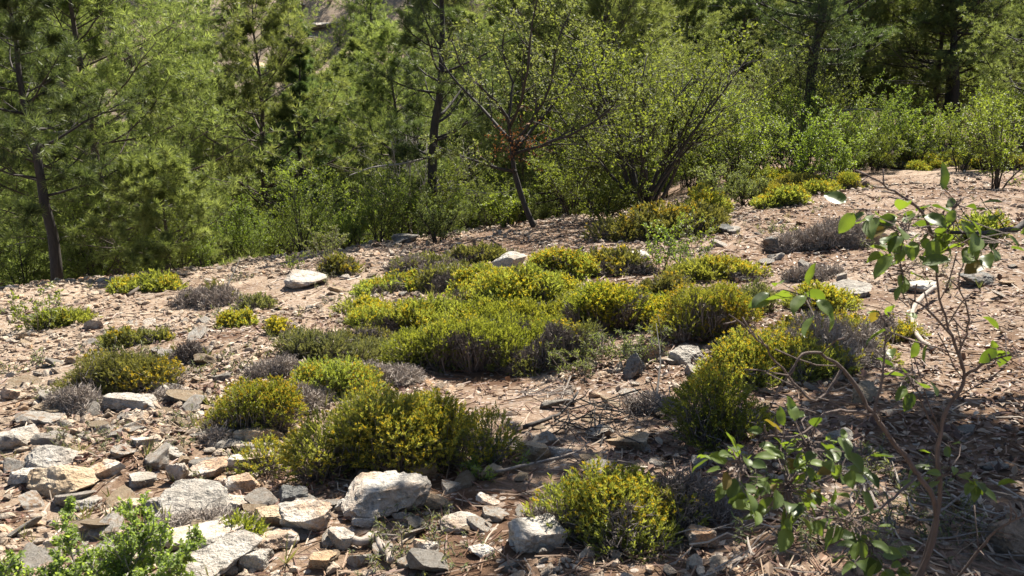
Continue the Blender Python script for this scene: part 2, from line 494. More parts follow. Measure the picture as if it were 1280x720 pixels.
def stone_shape(seed, sub=4, cuts=11, rough=.075, top=None):
    rng = np.random.default_rng(seed)
    v, f = ICO[sub]; v = v.copy()
    for _ in range(cuts):
        n = rdir(rng, 1)[0]; d = rng.uniform(.36, .82)
        q = v @ n
        v = v - np.maximum(q - d, 0)[:, None] * n * rng.uniform(.78, 1)
    if top is not None:
        n = nrm(np.array([rng.normal(0, .16), rng.normal(*top), 1.])); d = rng.uniform(.12, .38)
        v = v - np.maximum(v @ n - d, 0)[:, None] * n
    if sub >= 3:
        r = nrm(v)
        v = v + r * (fbm(v * 2.2 + seed, 4, seed) * rough * 1.9 + np.abs(fbm(v * 5.0 + seed, 4, seed + 3)) * -rough * 1.7)[:, None]
    return v, f

def rock(px, py, w, h, label, mat='rock', seed=1, depth=1., rz=None, sub=5, tilt=0.):
    """A rock whose foot is seen at (px, py); w and h are its size in photograph pixels."""
    p = at(px, py); D = np.linalg.norm(p - EYE)
    rng = np.random.default_rng(seed * 7 + 1)
    W = w * D / FPX / 2; Hh = max(h * D / FPX / 2 / 1.12, W * .24)
    v, f = stone_shape(seed, sub, top=(.05, .2) if seed % 4 else None)
    lo, hi = v.min(0), v.max(0); v = (v - (lo + hi) / 2) / ((hi - lo) / 2)
    a = rng.uniform(-.35, .35) if rz is None else rz
    v = v * np.array([W, W * depth * rng.uniform(.75, .95), Hh * 1.12])
    ca, sa = math.cos(tilt), math.sin(tilt)
    v = np.stack([v[:, 0] * ca - v[:, 2] * sa, v[:, 1], v[:, 0] * sa + v[:, 2] * ca], -1)
    mb = MB(); mb.add(v, f)
    o = mb.build('limestone_rock', M[mat], smooth=False)
    c = p + np.array([0, W * .45, 0]); c[2] = H(c[0], c[1]) + Hh * .45
    o.location = c; o.rotation_euler = (0, 0, a)
    return tag(o, label, 'rock')

ROCKS = [
    (480, 646, 108, 54, 'large pale boulder with a dark underside below the big yellow-green cushion shrub', 'rock', 3),
    (70, 622, 76, 40, 'sand-coloured boulder with a squared end above the bright green shrub in the corner', 'tan_rock', 8),
    (62, 585, 72, 28, 'greyish white flat boulder just behind the sand-coloured boulder', 'rock', 12),
    (321, 560, 62, 34, 'pinkish rock with a white top tucked beside the left end of the big cushion shrub', 'tan_rock', 15),
    (314, 596, 58, 38, 'rounded white boulder touching the left tip of the big cushion shrub', 'rock', 17),
    (258, 600, 46, 27, 'white angular rock with a lit top in the middle of the front rock cluster', 'rock', 21),
    (222, 604, 24, 34, 'upright greenish white rock next to a dark hollow', 'rock', 22),
    (262, 625, 36, 22, 'blocky white rock stacked in front of the rock cluster', 'rock', 25),
    (300, 618, 42, 28, 'cracked white rock with a black shaded end', 'rock', 27),
    (283, 607, 34, 16, 'thin slanting white slab wedged between the cluster rocks', 'rock', 29),
    (380, 672, 62, 44, 'flat bright white slab leaning beside the small orange rock', 'rock', 31),
    (337, 657, 46, 24, 'small orange-topped rock with a dark underside', 'tan_rock', 33),
    (235, 654, 110, 40, 'long log-shaped grey rock lying behind the flat slabs', 'rock', 36),
    (250, 700, 105, 40, 'long slanting grey slab next to the corner shrub', 'rock', 38),
    (258, 735, 110, 38, 'broad white slab cut off by the bottom of the picture', 'rock', 41),
    (190, 646, 36, 30, 'rounded greenish grey rock left of the pinkish one', 'rock', 43),
    (154, 650, 42, 28, 'brown-shaded rock with a pale cap standing alone in the soil', 'tan_rock', 45),
    (225, 642, 36, 28, 'pinkish rough rock wedged above the log-shaped rock', 'tan_rock', 47),
    (318, 712, 38, 30, 'small cream rock with a shaded left side near the bottom slab', 'rock', 49),
    (637, 339, 46, 29, 'pale boulder with a shaded left face among the yellow cushions', 'rock', 51),
    (970, 315, 32, 28, 'grey pointed boulder standing on the red soil at right', 'dark_rock', 54),
    (668, 577, 46, 32, 'peaked rock with an orange left face and white right face', 'tan_rock', 57),
    (632, 572, 32, 26, 'low pale rock half in shade left of the peaked rock', 'rock', 59),
    (572, 577, 20, 19, 'small round tan stone at the foot of the big cushion shrub', 'tan_rock', 60),
    (526, 603, 40, 28, 'grey rock with a pink foot right above the large boulder', 'tan_rock', 61),
    (1085, 503, 30, 34, 'upright white and orange rock among grey twigs', 'tan_rock', 68),
    (815, 452, 74, 34, 'dark lichen-covered grey rock in the middle of the slope', 'dark_rock', 65),
    (794, 474, 36, 42, 'dark pyramid-shaped rock leaning on the lichen-covered one', 'dark_rock', 64),
    (862, 455, 46, 30, 'pale broken rock at the right end of the lichen-covered one', 'rock', 68),
    (380, 360, 52, 22, 'flat whitish rock behind the cushions at mid left', 'rock', 70),
    (487, 432, 28, 16, 'single white rock enclosed by green cushions', 'rock', 72),
    (8, 501, 28, 20, 'pale rock at the left picture edge', 'rock', 74),
    (276, 322, 20, 15, 'small dark brown rock at the rim of the slope', 'tan_rock', 76),
    (506, 304, 34, 14, 'dark flat rock below the dark-trunked pine', 'dark_rock', 78),
    (790, 326, 40, 16, 'pale pinkish flat rock behind the olive cushions', 'rock', 80),
    (672, 692, 76, 44, 'broad rough grey rock left of the dark front cushion', 'rock', 82),
    (575, 668, 54, 18, 'narrow slanting white rock next to the bright green herb', 'rock', 84),
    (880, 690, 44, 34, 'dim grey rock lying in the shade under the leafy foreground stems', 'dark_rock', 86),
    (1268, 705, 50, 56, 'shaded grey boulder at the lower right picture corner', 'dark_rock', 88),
    (788, 568, 56, 24, 'white ledge rock with yellowish lichen in front of the tall cushion', 'tan_rock', 90),
    (648, 692, 22, 14, 'cracked little white rock touching the broad rough grey rock', 'rock', 91),
    (602, 702, 34, 16, 'wedge-shaped white stone near the bottom middle', 'rock', 92),
    (160, 515, 66, 22, 'low pale ledge below the olive cushion at left', 'rock', 93),
    (1065, 372, 52, 18, 'flat bright rock slab on the right slope behind the flowering cushion', 'rock', 94),
    (1098, 305, 36, 22, 'pinkish rock seen through the leaves of the foreground bush', 'tan_rock', 95),
    (1230, 355, 46, 16, 'dark flat rock on the red soil near the right edge', 'dark_rock', 96),
    (1150, 365, 40, 16, 'pale broken slab behind the foreground leaves', 'rock', 97),
    (530, 700, 34, 26, 'grey white rock between the forked log and the grass tuft', 'rock', 98),
    (425, 690, 34, 26, 'squarish white rock left of the forked log', 'rock', 99),
    (425, 640, 24, 20, 'bluish white stone beside the large boulder', 'rock', 100),
    (905, 292, 24, 12, 'dark low rock under the right side of the many-stemmed shrub', 'dark_rock', 101),
    (130, 600, 40, 20, 'flat cream stone right of the sand-coloured boulder', 'rock', 102),
    (345, 690, 50, 24, 'long pale slab between the small fresh tuft and the squarish white rock', 'rock', 105),
    (290, 640, 40, 22, 'grey-white lumpy rock above the small fresh green tuft', 'rock', 106),
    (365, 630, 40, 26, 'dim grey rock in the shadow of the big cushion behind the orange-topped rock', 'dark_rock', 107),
    (402, 712, 36, 22, 'cream block at the bottom edge left of the forked log', 'tan_rock', 109),
    (455, 660, 30, 16, 'thin grey slab just in front of the large pale boulder', 'rock', 110),
    (545, 640, 34, 18, 'dull pink flat rock right of the large pale boulder', 'tan_rock', 111),
    (610, 640, 30, 18, 'grey cracked stone behind the bright green herb', 'rock', 113),
    (615, 600, 30, 18, 'cream stone in the open patch right of the big cushion', 'tan_rock', 114),
    (700, 575, 32, 16, 'pale flat stone right of the peaked rock', 'rock', 115),
    (15, 560, 46, 24, 'pale rough rock at the left edge above the sand-coloured boulder', 'rock', 117),
    (30, 610, 40, 22, 'white stone touching the left side of the sand-coloured boulder', 'rock', 118),
    (105, 640, 34, 20, 'grey stone just above the corner shrub', 'rock', 119),
    (215, 575, 28, 14, 'small white stone behind the upright greenish rock', 'rock', 121),
    (180, 560, 30, 14, 'flat pale stone alone on reddish gravel at left', 'rock', 122),
    (175, 610, 36, 16, 'low cream stone with a shaded front left of the dark hollow', 'rock', 103),
]
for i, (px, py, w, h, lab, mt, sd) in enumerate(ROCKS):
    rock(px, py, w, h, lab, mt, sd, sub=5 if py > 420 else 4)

# medium stones, each a thing; those of a zone look alike
ZR = np.random.default_rng(77)
ZONES = [
    (0, 330, 540, 715, 60, .05, .16, 'loose pale stone in the rubble at the lower left', 'loose stones at the lower left'),
    (300, 690, 600, 718, 42, .05, .12, 'loose pale stone in the rubble along the bottom middle', 'loose stones along the bottom'),
    (0, 280, 395, 540, 78, .06, .16, 'pale stone on the sunny slope around the left cushions', 'stones on the sunny left slope'),
    (240, 520, 285, 390, 34, .07, .18, 'stone on the bare ledge below the left pines', 'stones on the upper left ledge'),
    (900, 1270, 270, 380, 34, .06, .18, 'stone on the upper right slope behind the flowering cushions', 'stones on the upper right slope'),
    (650, 900, 430, 600, 22, .05, .12, 'stone on the bare patch around the lichen-covered rock', 'stones on the central bare patch'),
    (930, 1270, 480, 715, 26, .04, .10, 'shaded stone lying in leaf litter under the foreground bush', 'stones in the leaf litter'),
]
STONES = []
for i in range(9):
    v, f = stone_shape(200 + i, 3, 12, .05, top=(0, .2))
    mb = MB(); mb.add(v * np.array([1, .8, .6]), f)
    STONES.append(mb)
stone_mesh = []
for i, mb in enumerate(STONES):
    o = mb.build('loose_stone', [M['rock'], M['rock'], M['tan_rock']][i % 3])
    stone_mesh.append(o.data); bpy.data.objects.remove(o)
for (x0, x1, y0, y1, n, s0, s1, lab, grp) in ZONES:
    for _ in range(n):
        p = at(ZR.uniform(x0, x1), ZR.uniform(y0, y1))
        s = s0 + (s1 - s0) * ZR.uniform(0, 1) ** 2
        o = bpy.data.objects.new('loose_stone', stone_mesh[ZR.integers(len(stone_mesh))]); COL.objects.link(o)
        o.location = p + np.array([0, 0, s * .22]); o.scale = (s * ZR.uniform(.8, 1.4), s, s * ZR.uniform(.6, 1.1))
        o.rotation_euler = (ZR.uniform(-.4, .4), ZR.uniform(-.4, .4), ZR.uniform(0, 6.28))
        tag(o, lab, 'stone', grp)

def scatter_points(rng, n, az0=-44, az1=44, d0=1.6, d1=26., pw=1.):
    a = np.radians(rng.uniform(az0, az1, n)); t = rng.uniform(0, 1, n)
    d = 1 / ((1 - t) / d0 + t / d1) if pw == 1 else d0 * (d1 / d0) ** t
    x, y = d * np.sin(a), d * np.cos(a)
    return x, y

def make_gravel():
    rng = np.random.default_rng(31); mb = MB()
    x, y = scatter_points(rng, 130000, -75, 75, 1.3, 26., pw=2)
    p = np.stack([x, y, np.zeros_like(x)], -1)
    dens = fbm(p / 1.9, 3, 41) * 2.5 + .56 - np.clip((x - .10 * y) / 4, -.2, .8)
    keep = rng.uniform(0, 1, len(x)) < dens
    x, y = x[keep], y[keep]; n = len(x)
    s = (.007 + .030 * rng.uniform(0, 1, n) ** 3.0) * (1 + np.hypot(x, y) / 14)
    z = H(x, y) + s * .25
    tm = [stone_shape(300 + i, 1 if i < 5 else 2, 7) for i in range(8)]
    big = s > .03 * (1 + np.hypot(x, y) / 14)
    which = np.where(big, rng.integers(5, 8, n), rng.integers(0, 5, n))
    for k, (v, f) in enumerate(tm):
        w = which == k
        v = v * np.array([1.2, .85, .6])
        place(mb, (v, f), np.stack([x, y, z], -1)[w], nrm(rdir(rng, w.sum()) * np.array([1, 1, .35])), nrm(np.array([0, 0, 1.]) + rdir(rng, w.sum()) * .35), s[w], rng.uniform(0, 1, w.sum()))
    tag(mb.build('gravel', M['gravel']), 'pale angular gravel strewn over the reddish slope', 'gravel', kind='stuff')
make_gravel()

def make_litter():
    rng = np.random.default_rng(32); mb = MB()
    x, y = scatter_points(rng, 110000, -70, 70, 1.3, 24., pw=2)
    p = np.stack([x, y, np.zeros_like(x)], -1)
    dens = fbm(p / 1.0, 3, 51) * 2.0 + .38 + np.clip((x - .02 * y) / 3, -.35, .9)
    keep = rng.uniform(0, 1, len(x)) < dens
    x, y = x[keep], y[keep]; n = len(x)
    D = np.hypot(x, y)
    s = rng.uniform(.018, .05, n) * (1 + D / 16)
    z = H(x, y) + rng.uniform(.004, .02, n)
    pos = np.stack([x, y, z], -1)
    ls = [leaf_simple(.26, .16), leaf_simple(.2, -.12), leaf_round(.32, .14)]
    wh = rng.integers(0, 3, n)
    for k in range(3):
        w = wh == k; c = w.sum()
        place(mb, ls[k], pos[w], nrm(rdir(rng, c) * np.array([1, 1, .3])), nrm(np.array([0, 0, 1.]) + rdir(rng, c) * .5), s[w], rng.uniform(0, 1, c) ** 1.1)
    # dry twigs and needles
    x, y = scatter_points(rng, 9000, d1=20, pw=2); n = len(x)
    D = np.hypot(x, y); L = rng.uniform(.05, .2, n) * (1 + D / 20)
    a = rng.uniform(0, 6.28, n); d = np.stack([np.cos(a), np.sin(a), rng.normal(0, .12, n)], -1) * (L / 2)[:, None]
    c = np.stack([x, y, H(x, y) + .012], -1)
    P = np.stack([c - d, c + rng.normal(0, .012, (n, 3)) * np.array([1, 1, .3]), c + d], 1)
    tubes(mb, P, (np.full((n, 3), .0022) * (1 + D / 7)[:, None]), 3, rng.uniform(.2, 1, n))
    tag(mb.build('leaf_litter', M['litter']), 'dry brown leaves and twigs littering the slope', 'leaf litter', kind='stuff')
make_litter()

def make_grass():
    rng = np.random.default_rng(33); mb = MB()
    x, y = scatter_points(rng, 900, d1=24, pw=2)
    p = np.stack([x, y, np.zeros_like(x)], -1)
    k = fbm(p / 2.2, 2, 71) > .05
    x, y = x[k], y[k]
    tm = [tuft(np.random.default_rng(i), 9, 48, .03, .4, 1.1) for i in range(4)]
    for t in range(4):
        w = np.arange(len(x)) % 4 == t; n = w.sum()
        pos = np.stack([x[w], y[w], H(x[w], y[w])], -1)
        place(mb, tm[t], pos, nrm(np.array([0, 0, 1.]) + rdir(rng, n) * .3), rdir(rng, n), rng.uniform(.05, .16, n), rng.uniform(0, 1, n))
    tag(mb.build('grass', M['grass']), 'sparse thin grass sprouting between the stones', 'grass', kind='stuff')
make_grass()

# ------------------------------------------------------------------ cushion shrubs
def cushion(px, py, w, h, label, leafm='cush', yellow=.25, bare=.25, seed=1, name='cushion_shrub', cat='shrub', depth=.75, dens=1., lobes=None, group=None, flow_up=.2):
    p = at(px, py); D = np.linalg.norm(p - EYE); k = D / FPX
    rng = np.random.default_rng(seed * 13 + 5)
    W, HH = w * k / 2, h * k * .97
    DP = W * depth
    base = p + np.array([0, DP * .75, 0]); base[2] = H(base[0], base[1])
    root = thing(name, base, label, cat, group)
    W = W * 1.27
    dep = math.asin(min(.9, (EYE[2] - p[2]) / D))
    HH = max(h * k * 1.0 - 1.0 * DP * math.sin(dep), h * k * .45)
    rm = .42 * (min(HH, .55) * .62 + .06) + .10 * W
    nl = lobes or int(np.clip(2.7 * W * DP / rm ** 2, 5, 44))
    an = rng.uniform(0, 6.28) + np.arange(nl) * 2.4 + rng.normal(0, .35, nl); rq = np.sqrt((np.arange(nl) + rng.uniform(0, 1, nl)) / nl)
    rq = np.clip(rq * (1 + .28 * np.sin(an + rng.uniform(0, 6.28)) + .16 * np.sin(2 * an + rng.uniform(0, 6.28))), 0, 1.15)
    rl = np.minimum(rm * rng.uniform(.7, 1.3, nl), W * .7)
    lx = np.cos(an) * rq * np.maximum(W - rl * .8, .02); ly = np.sin(an) * rq * np.maximum(DP - rl * .8, .02)
    hh = np.maximum(HH * (1 - .5 * np.minimum(rq, 1) ** 2.5) * rng.uniform(.82 if w > 250 else .6, 1.06, nl), rl * .8)
    lz = H(base[0] + lx, base[1] + ly) - base[2] + np.maximum(hh - rl, 0)
    lob = np.stack([lx, ly, lz, rl, np.minimum(rl, hh)], -1)
    px_size = k                                    # metres per photograph pixel
    L = float(np.clip(10 * px_size, .06, .13))      # sprig length
    area = float((2 * math.pi * rl * rl).sum()) * .6
    n = int(np.clip(area / (L * L) * 9.5 * dens, 300, 15000))
    fol, flw, twg = MB(), MB(), MB()
    wts = rl * rl; wts = wts / wts.sum()
    li = rng.choice(nl, n, p=wts)
    lb = lob[li]; gz = (lz - np.maximum(hh - rl, 0))[li]
    d = rdir(rng, n); d[:, 2] = np.where(rng.uniform(0, 1, n) < .8, np.abs(d[:, 2]), d[:, 2] * .6); d = nrm(d)
    rad = np.where(rng.uniform(0, 1, n) < .72, rng.uniform(.86, 1.02, n), rng.uniform(.4, .9, n))
    rad = rad * (1 + .22 * fbm(d * 2.5 + lb[:, :3] * 5, 2, seed))
    pos = np.stack([lb[:, 0] + d[:, 0] * lb[:, 3] * rad, lb[:, 1] + d[:, 1] * lb[:, 3] * rad, lb[:, 2] + d[:, 2] * lb[:, 4] * rad], -1)
    pos[:, 2] = np.maximum(pos[:, 2], gz + .02)
    rel = (pos[:, 2] - gz) / HH
    outd = nrm(d + np.array([0, 0, .5]) + rdir(rng, n) * .55)
    patch = fbm(pos * 4.2 + seed * 3, 2, seed + 8)      # patches die back to bare grey twigs
    alive = (patch + rng.uniform(-.15, .15, n) > -.54 + bare * 1.15 - np.clip(rel - .35, 0, .5) * .35)
    if bare >= .95: alive[:] = False
    up = rdir(rng, n); sz = L * rng.uniform(.65, 1.25, n)
    tm = SPRIGS if px_size < .007 else SPRIGS_FAT
    ki = rng.integers(0, 6, n)
    for t in range(6):
        q = (ki == t) & alive
        if q.any(): place(fol, tm[t], pos[q] - outd[q] * L * .35, outd[q], up[q], sz[q], rng.uniform(0, 1, q.sum()))
    # flowers on upper, sunlit tips, in patches
    fp = fbm(pos * 3.1 + seed * 9, 2, seed + 21)
    fl = alive & (rel > flow_up) & (rad > .8) & (fp + rng.uniform(-.12, .12, n) > .42 - yellow * 1.1)
    if yellow <= 0: fl[:] = False
    for t in range(4):
        q = fl & (ki % 4 == t)
        if q.any():
            m = q.sum()
            place(flw, FLOWERS[t], pos[q] + outd[q] * sz[q, None] * rng.uniform(.3, .62, (m, 1)), outd[q], up[q], np.clip(3.6 * px_size, .017, .046) * rng.uniform(.7, 1.4, m), rng.uniform(0, 1, m))
    # twigs: from the lobe's foot to every second sprig
    tw = (rng.uniform(0, 1, n) < np.where(alive, .35, 1.))
    e = pos[tw]; lt = lb[tw]; m = len(e)
    s = np.stack([lt[:, 0] * .75 + e[:, 0] * .25, lt[:, 1] * .75 + e[:, 1] * .25, gz[tw] - .02], -1)
    md = (s + e) / 2 + rng.normal(0, .035, (m, 3)); md[:, 2] = np.maximum(md[:, 2], gz[tw])
    ee = e + outd[tw] * L * np.where(alive[tw], .1, .45)[:, None]
    rr = np.clip(px_size * .42, .0018, .005)
    tubes(twg, np.stack([s, md, ee], 1), np.stack([np.full(m, rr * 1.6), np.full(m, rr * 1.2), np.full(m, rr * .6)], 1), 3, rng.uniform(0, 1, m))
    # short side spines on the bare patches
    q = ~alive
    if q.any():
        m = q.sum(); a0 = pos[q]
        for _ in range(3):
            dd = nrm(outd[q] + rdir(rng, m) * .9) * (L * rng.uniform(.4, 1., (m, 1)))
            st = a0 - outd[q] * L * rng.uniform(0, .5, (m, 1))
            tubes(twg, np.stack([st, st + dd * .5 + rng.normal(0, .004, (m, 3)), st + dd], 1), np.stack([np.full(m, rr), np.full(m, rr * .8), np.full(m, rr * .45)], 1), 3, rng.uniform(0, 1, m))
    if fol.n: fol.build('foliage', M[leafm], root)
    if flw.n: flw.build('blossom', M['flower'], root)
    twg.build('twigwork', M['grey_twig'] if bare > .5 else M['twig'], root)
    return root

CUSH = [
    # px, base row, width, height, label, leaves, yellow, bare
    (478, 604, 298, 134, 'largest yellow-green cushion shrub, in the front middle above the large boulder', 'cush_y', .72, .05, .55),
    (575, 472, 170, 98, 'green cushion shrub just behind the largest one', 'cush', .12, .16, .8),
    (660, 458, 98, 86, 'green cushion with a yellowish top right of the single white rock', 'cush', .22, .22, .9),
    (400, 455, 118, 50, 'grey-green cushion at the left end of the cushion band', 'cush_g', .0, .2, .8),
    (342, 474, 62, 34, 'dead grey cushion left of the grey-green one', 'cush_g', .0, 1., .8),
    (312, 556, 118, 92, 'dark green cushion behind the rounded white boulder', 'cush', .3, .34, .8),
    (408, 502, 108, 66, 'yellow-green cushion behind the left end of the largest one', 'cush_y', .38, .28, .8),
    (462, 488, 92, 40, 'dead grey twig cushion above the largest yellow-green one', 'cush_o', .0, .85, .8),
    (520, 416, 130, 46, 'yellowish low cushion above the single white rock', 'cush_y', .3, .12, .8),
    (500, 366, 92, 30, 'yellow-green small cushion at the far left of the cushion band', 'cush_y', .25, .15, .8),
    (556, 364, 90, 38, 'olive cushion with grey patches left of the pale boulder', 'cush_o', .1, .35, .8),
    (596, 330, 80, 26, 'grey olive cushion behind the pale boulder', 'cush_o', .0, .4, .8),
    (648, 388, 136, 66, 'bright yellow cushion in front of the pale boulder', 'cush_y', .62, .1, .8),
    (702, 352, 80, 42, 'yellow-tipped cushion right of the pale boulder', 'cush_y', .48, .1, .9),
    (600, 362, 62, 30, 'yellow cushion touching the left foot of the pale boulder', 'cush_y', .6, .1, .8),
    (775, 420, 138, 84, 'broad green cushion with a brown foot right of the bright yellow one', 'cush', .25, .24, .8),
    (700, 462, 95, 78, 'brownish half-bare cushion in the middle of the band', 'cush_o', .12, .48, .8),
    (818, 402, 48, 32, 'small golden cushion beside the lime sapling', 'cush_y', .7, .05, .9),
    (890, 430, 118, 84, 'dark cushion with a yellow crest above the lichen-covered rock', 'cush', .45, .22, .8),
    (895, 352, 100, 32, 'low olive-yellow cushion behind the dark yellow-crested one', 'cush_y', .2, .18, .8),
    (770, 345, 90, 34, 'grey-green flattened cushion in front of the flat pinkish rock', 'cush_o', .05, .45, .8),
    (895, 562, 116, 142, 'tall dark cushion with a yellow flowering top at right', 'cush', 1.1, .12, .9),
    (975, 482, 150, 84, 'yellow flowering cushion right of the tall dark one', 'cush_y', .75, .25, .9),
    (1042, 464, 146, 80, 'grey twiggy cushion with yellow blossom patches on its top', 'cush_y', .6, .55, .9),
    (1030, 392, 74, 40, 'yellowish cushion on the right slope behind the foreground branch', 'cush_y', .35, .2, .9),
    (945, 395, 60, 48, 'small grey-green cushion left of the long foreground twig', 'cush_g', .1, .35, .9),
    (775, 690, 176, 132, 'dark shaded cushion with yellow tips at the bottom, right of the grey rock', 'cush_y', .45, .22, .9),
    (870, 672, 95, 92, 'brownish shaded cushion behind the leafy foreground twigs', 'cush_o', .2, .5, .9),
    (140, 503, 112, 70, 'dark olive cushion on the sunny left slope', 'cush_o', .08, .2, .8),
    (86, 520, 66, 40, 'purplish grey dead cushion at the foot of the dark olive one', 'cush_o', .0, .92, .8),
    (146, 437, 52, 28, 'olive cushion just above the dark olive one', 'cush_o', .1, .15, .8),
    (190, 430, 34, 18, 'little dull cushion right of the upper olive one', 'cush_o', .05, .3, .8),
    (231, 457, 48, 30, 'grey olive cushion alone on the bare red soil', 'cush_o', .0, .4, .8),
    (292, 411, 46, 24, 'mustard-tipped small cushion on the upper left slope', 'cush_y', .4, .1, .8),
    (346, 419, 34, 20, 'tiny golden cushion right of the mustard-tipped one', 'cush_y', .6, .1, .8),
    (258, 385, 70, 30, 'grey bare cushion on the ledge under the left pines', 'cush_o', .0, .85, .8),
    (182, 366, 70, 26, 'low yellow-green mat at the foot of the round young pine', 'cush_y', .15, .05, .8),
    (342, 317, 34, 16, 'yellow-green mat on the rim of the bare ledge', 'cush_y', .2, .05, .8),
    (312, 389, 40, 22, 'pale green mat beside the flat whitish rock', 'cush_g', .05, .1, .8),
    (838, 298, 150, 46, 'dark olive broom-like cushion under the many-stemmed shrub', 'cush_o', .12, .1, .5),
    (880, 275, 60, 50, 'golden olive cushion at the right side of the many-stemmed shrub', 'cush_y', .25, .1, .8),
    (985, 258, 60, 22, 'yellow low cushion on the upper right rim', 'cush_y', .4, .05, .8),
    (1050, 312, 120, 40, 'purplish grey dead cushion on the upper right slope', 'cush_o', .0, 1., .7),
    (1015, 352, 60, 24, 'small purple-grey dead cushion below the upper dead one', 'cush_o', .0, 1., .8),
    (252, 668, 90, 32, 'purplish grey dead mat leaning on the log-shaped rock', 'cush_o', .0, 1., .7),
    (300, 681, 42, 34, 'small fresh green tuft between the front slabs', 'cush', .0, .0, .9),
    (1235, 300, 50, 40, 'bright yellow-green cushion by the right edge', 'cush_y', .45, .1, .9),
    (270, 560, 30, 28, 'small grey dead cushion left of the pinkish rock', 'cush_o', .0, .95, .8),
    (210, 505, 40, 18, 'flat grey dead mat on the red soil beside the dark olive cushion', 'cush_o', .0, .9, .8),
    (66, 412, 60, 22, 'yellowish cushion near the left edge of the slope', 'cush_y', .2, .15, .8),
    (420, 345, 46, 26, 'grey olive cushion at the foot of the grey-green sapling', 'cush_o', .15, .45, .8),
    (455, 442, 80, 36, 'olive cushion joining the grey-green one to the green band', 'cush_o', .1, .3, .8),
    (610, 412, 110, 40, 'olive green cushion in the heart of the band below the bright yellow one', 'cush', .15, .3, .8),
    (520, 345, 80, 26, 'low greyish cushion at the upper left of the band', 'cush_o', .0, .6, .8),
    (735, 395, 70, 40, 'yellowish green cushion wedged behind the broad green one', 'cush_y', .25, .2, .8),
    (835, 372, 60, 34, 'olive mound between the lime sapling and the dark yellow-crested cushion', 'cush_o', .15, .3, .8),
    (665, 408, 84, 34, 'dull green cushion below the bright yellow one', 'cush', .1, .3, .8),
    (370, 520, 90, 40, 'grey dead cushion between the dark green one and the largest one', 'cush_o', .0, .9, .8),
    (820, 520, 70, 36, 'bare brown twig cushion under the wider leafy sprout', 'cush_o', .0, .9, .8),
    (455, 395, 60, 26, 'small yellow-green mat on the red soil left of the band', 'cush_y', .2, .15, .8),
    (1105, 430, 80, 40, 'half-bare twiggy cushion right of the blossom-topped one', 'cush_y', .4, .6, .8),
]
for i, (px, py, w, h, lab, lm, ye, ba, dp) in enumerate(CUSH):
    cushion(px, py, w, h, lab, lm, ye, ba, seed=i + 1, depth=dp, flow_up=.58 if ye > 1 else .2, name='dead_cushion_shrub' if ba > .8 else 'cushion_shrub')

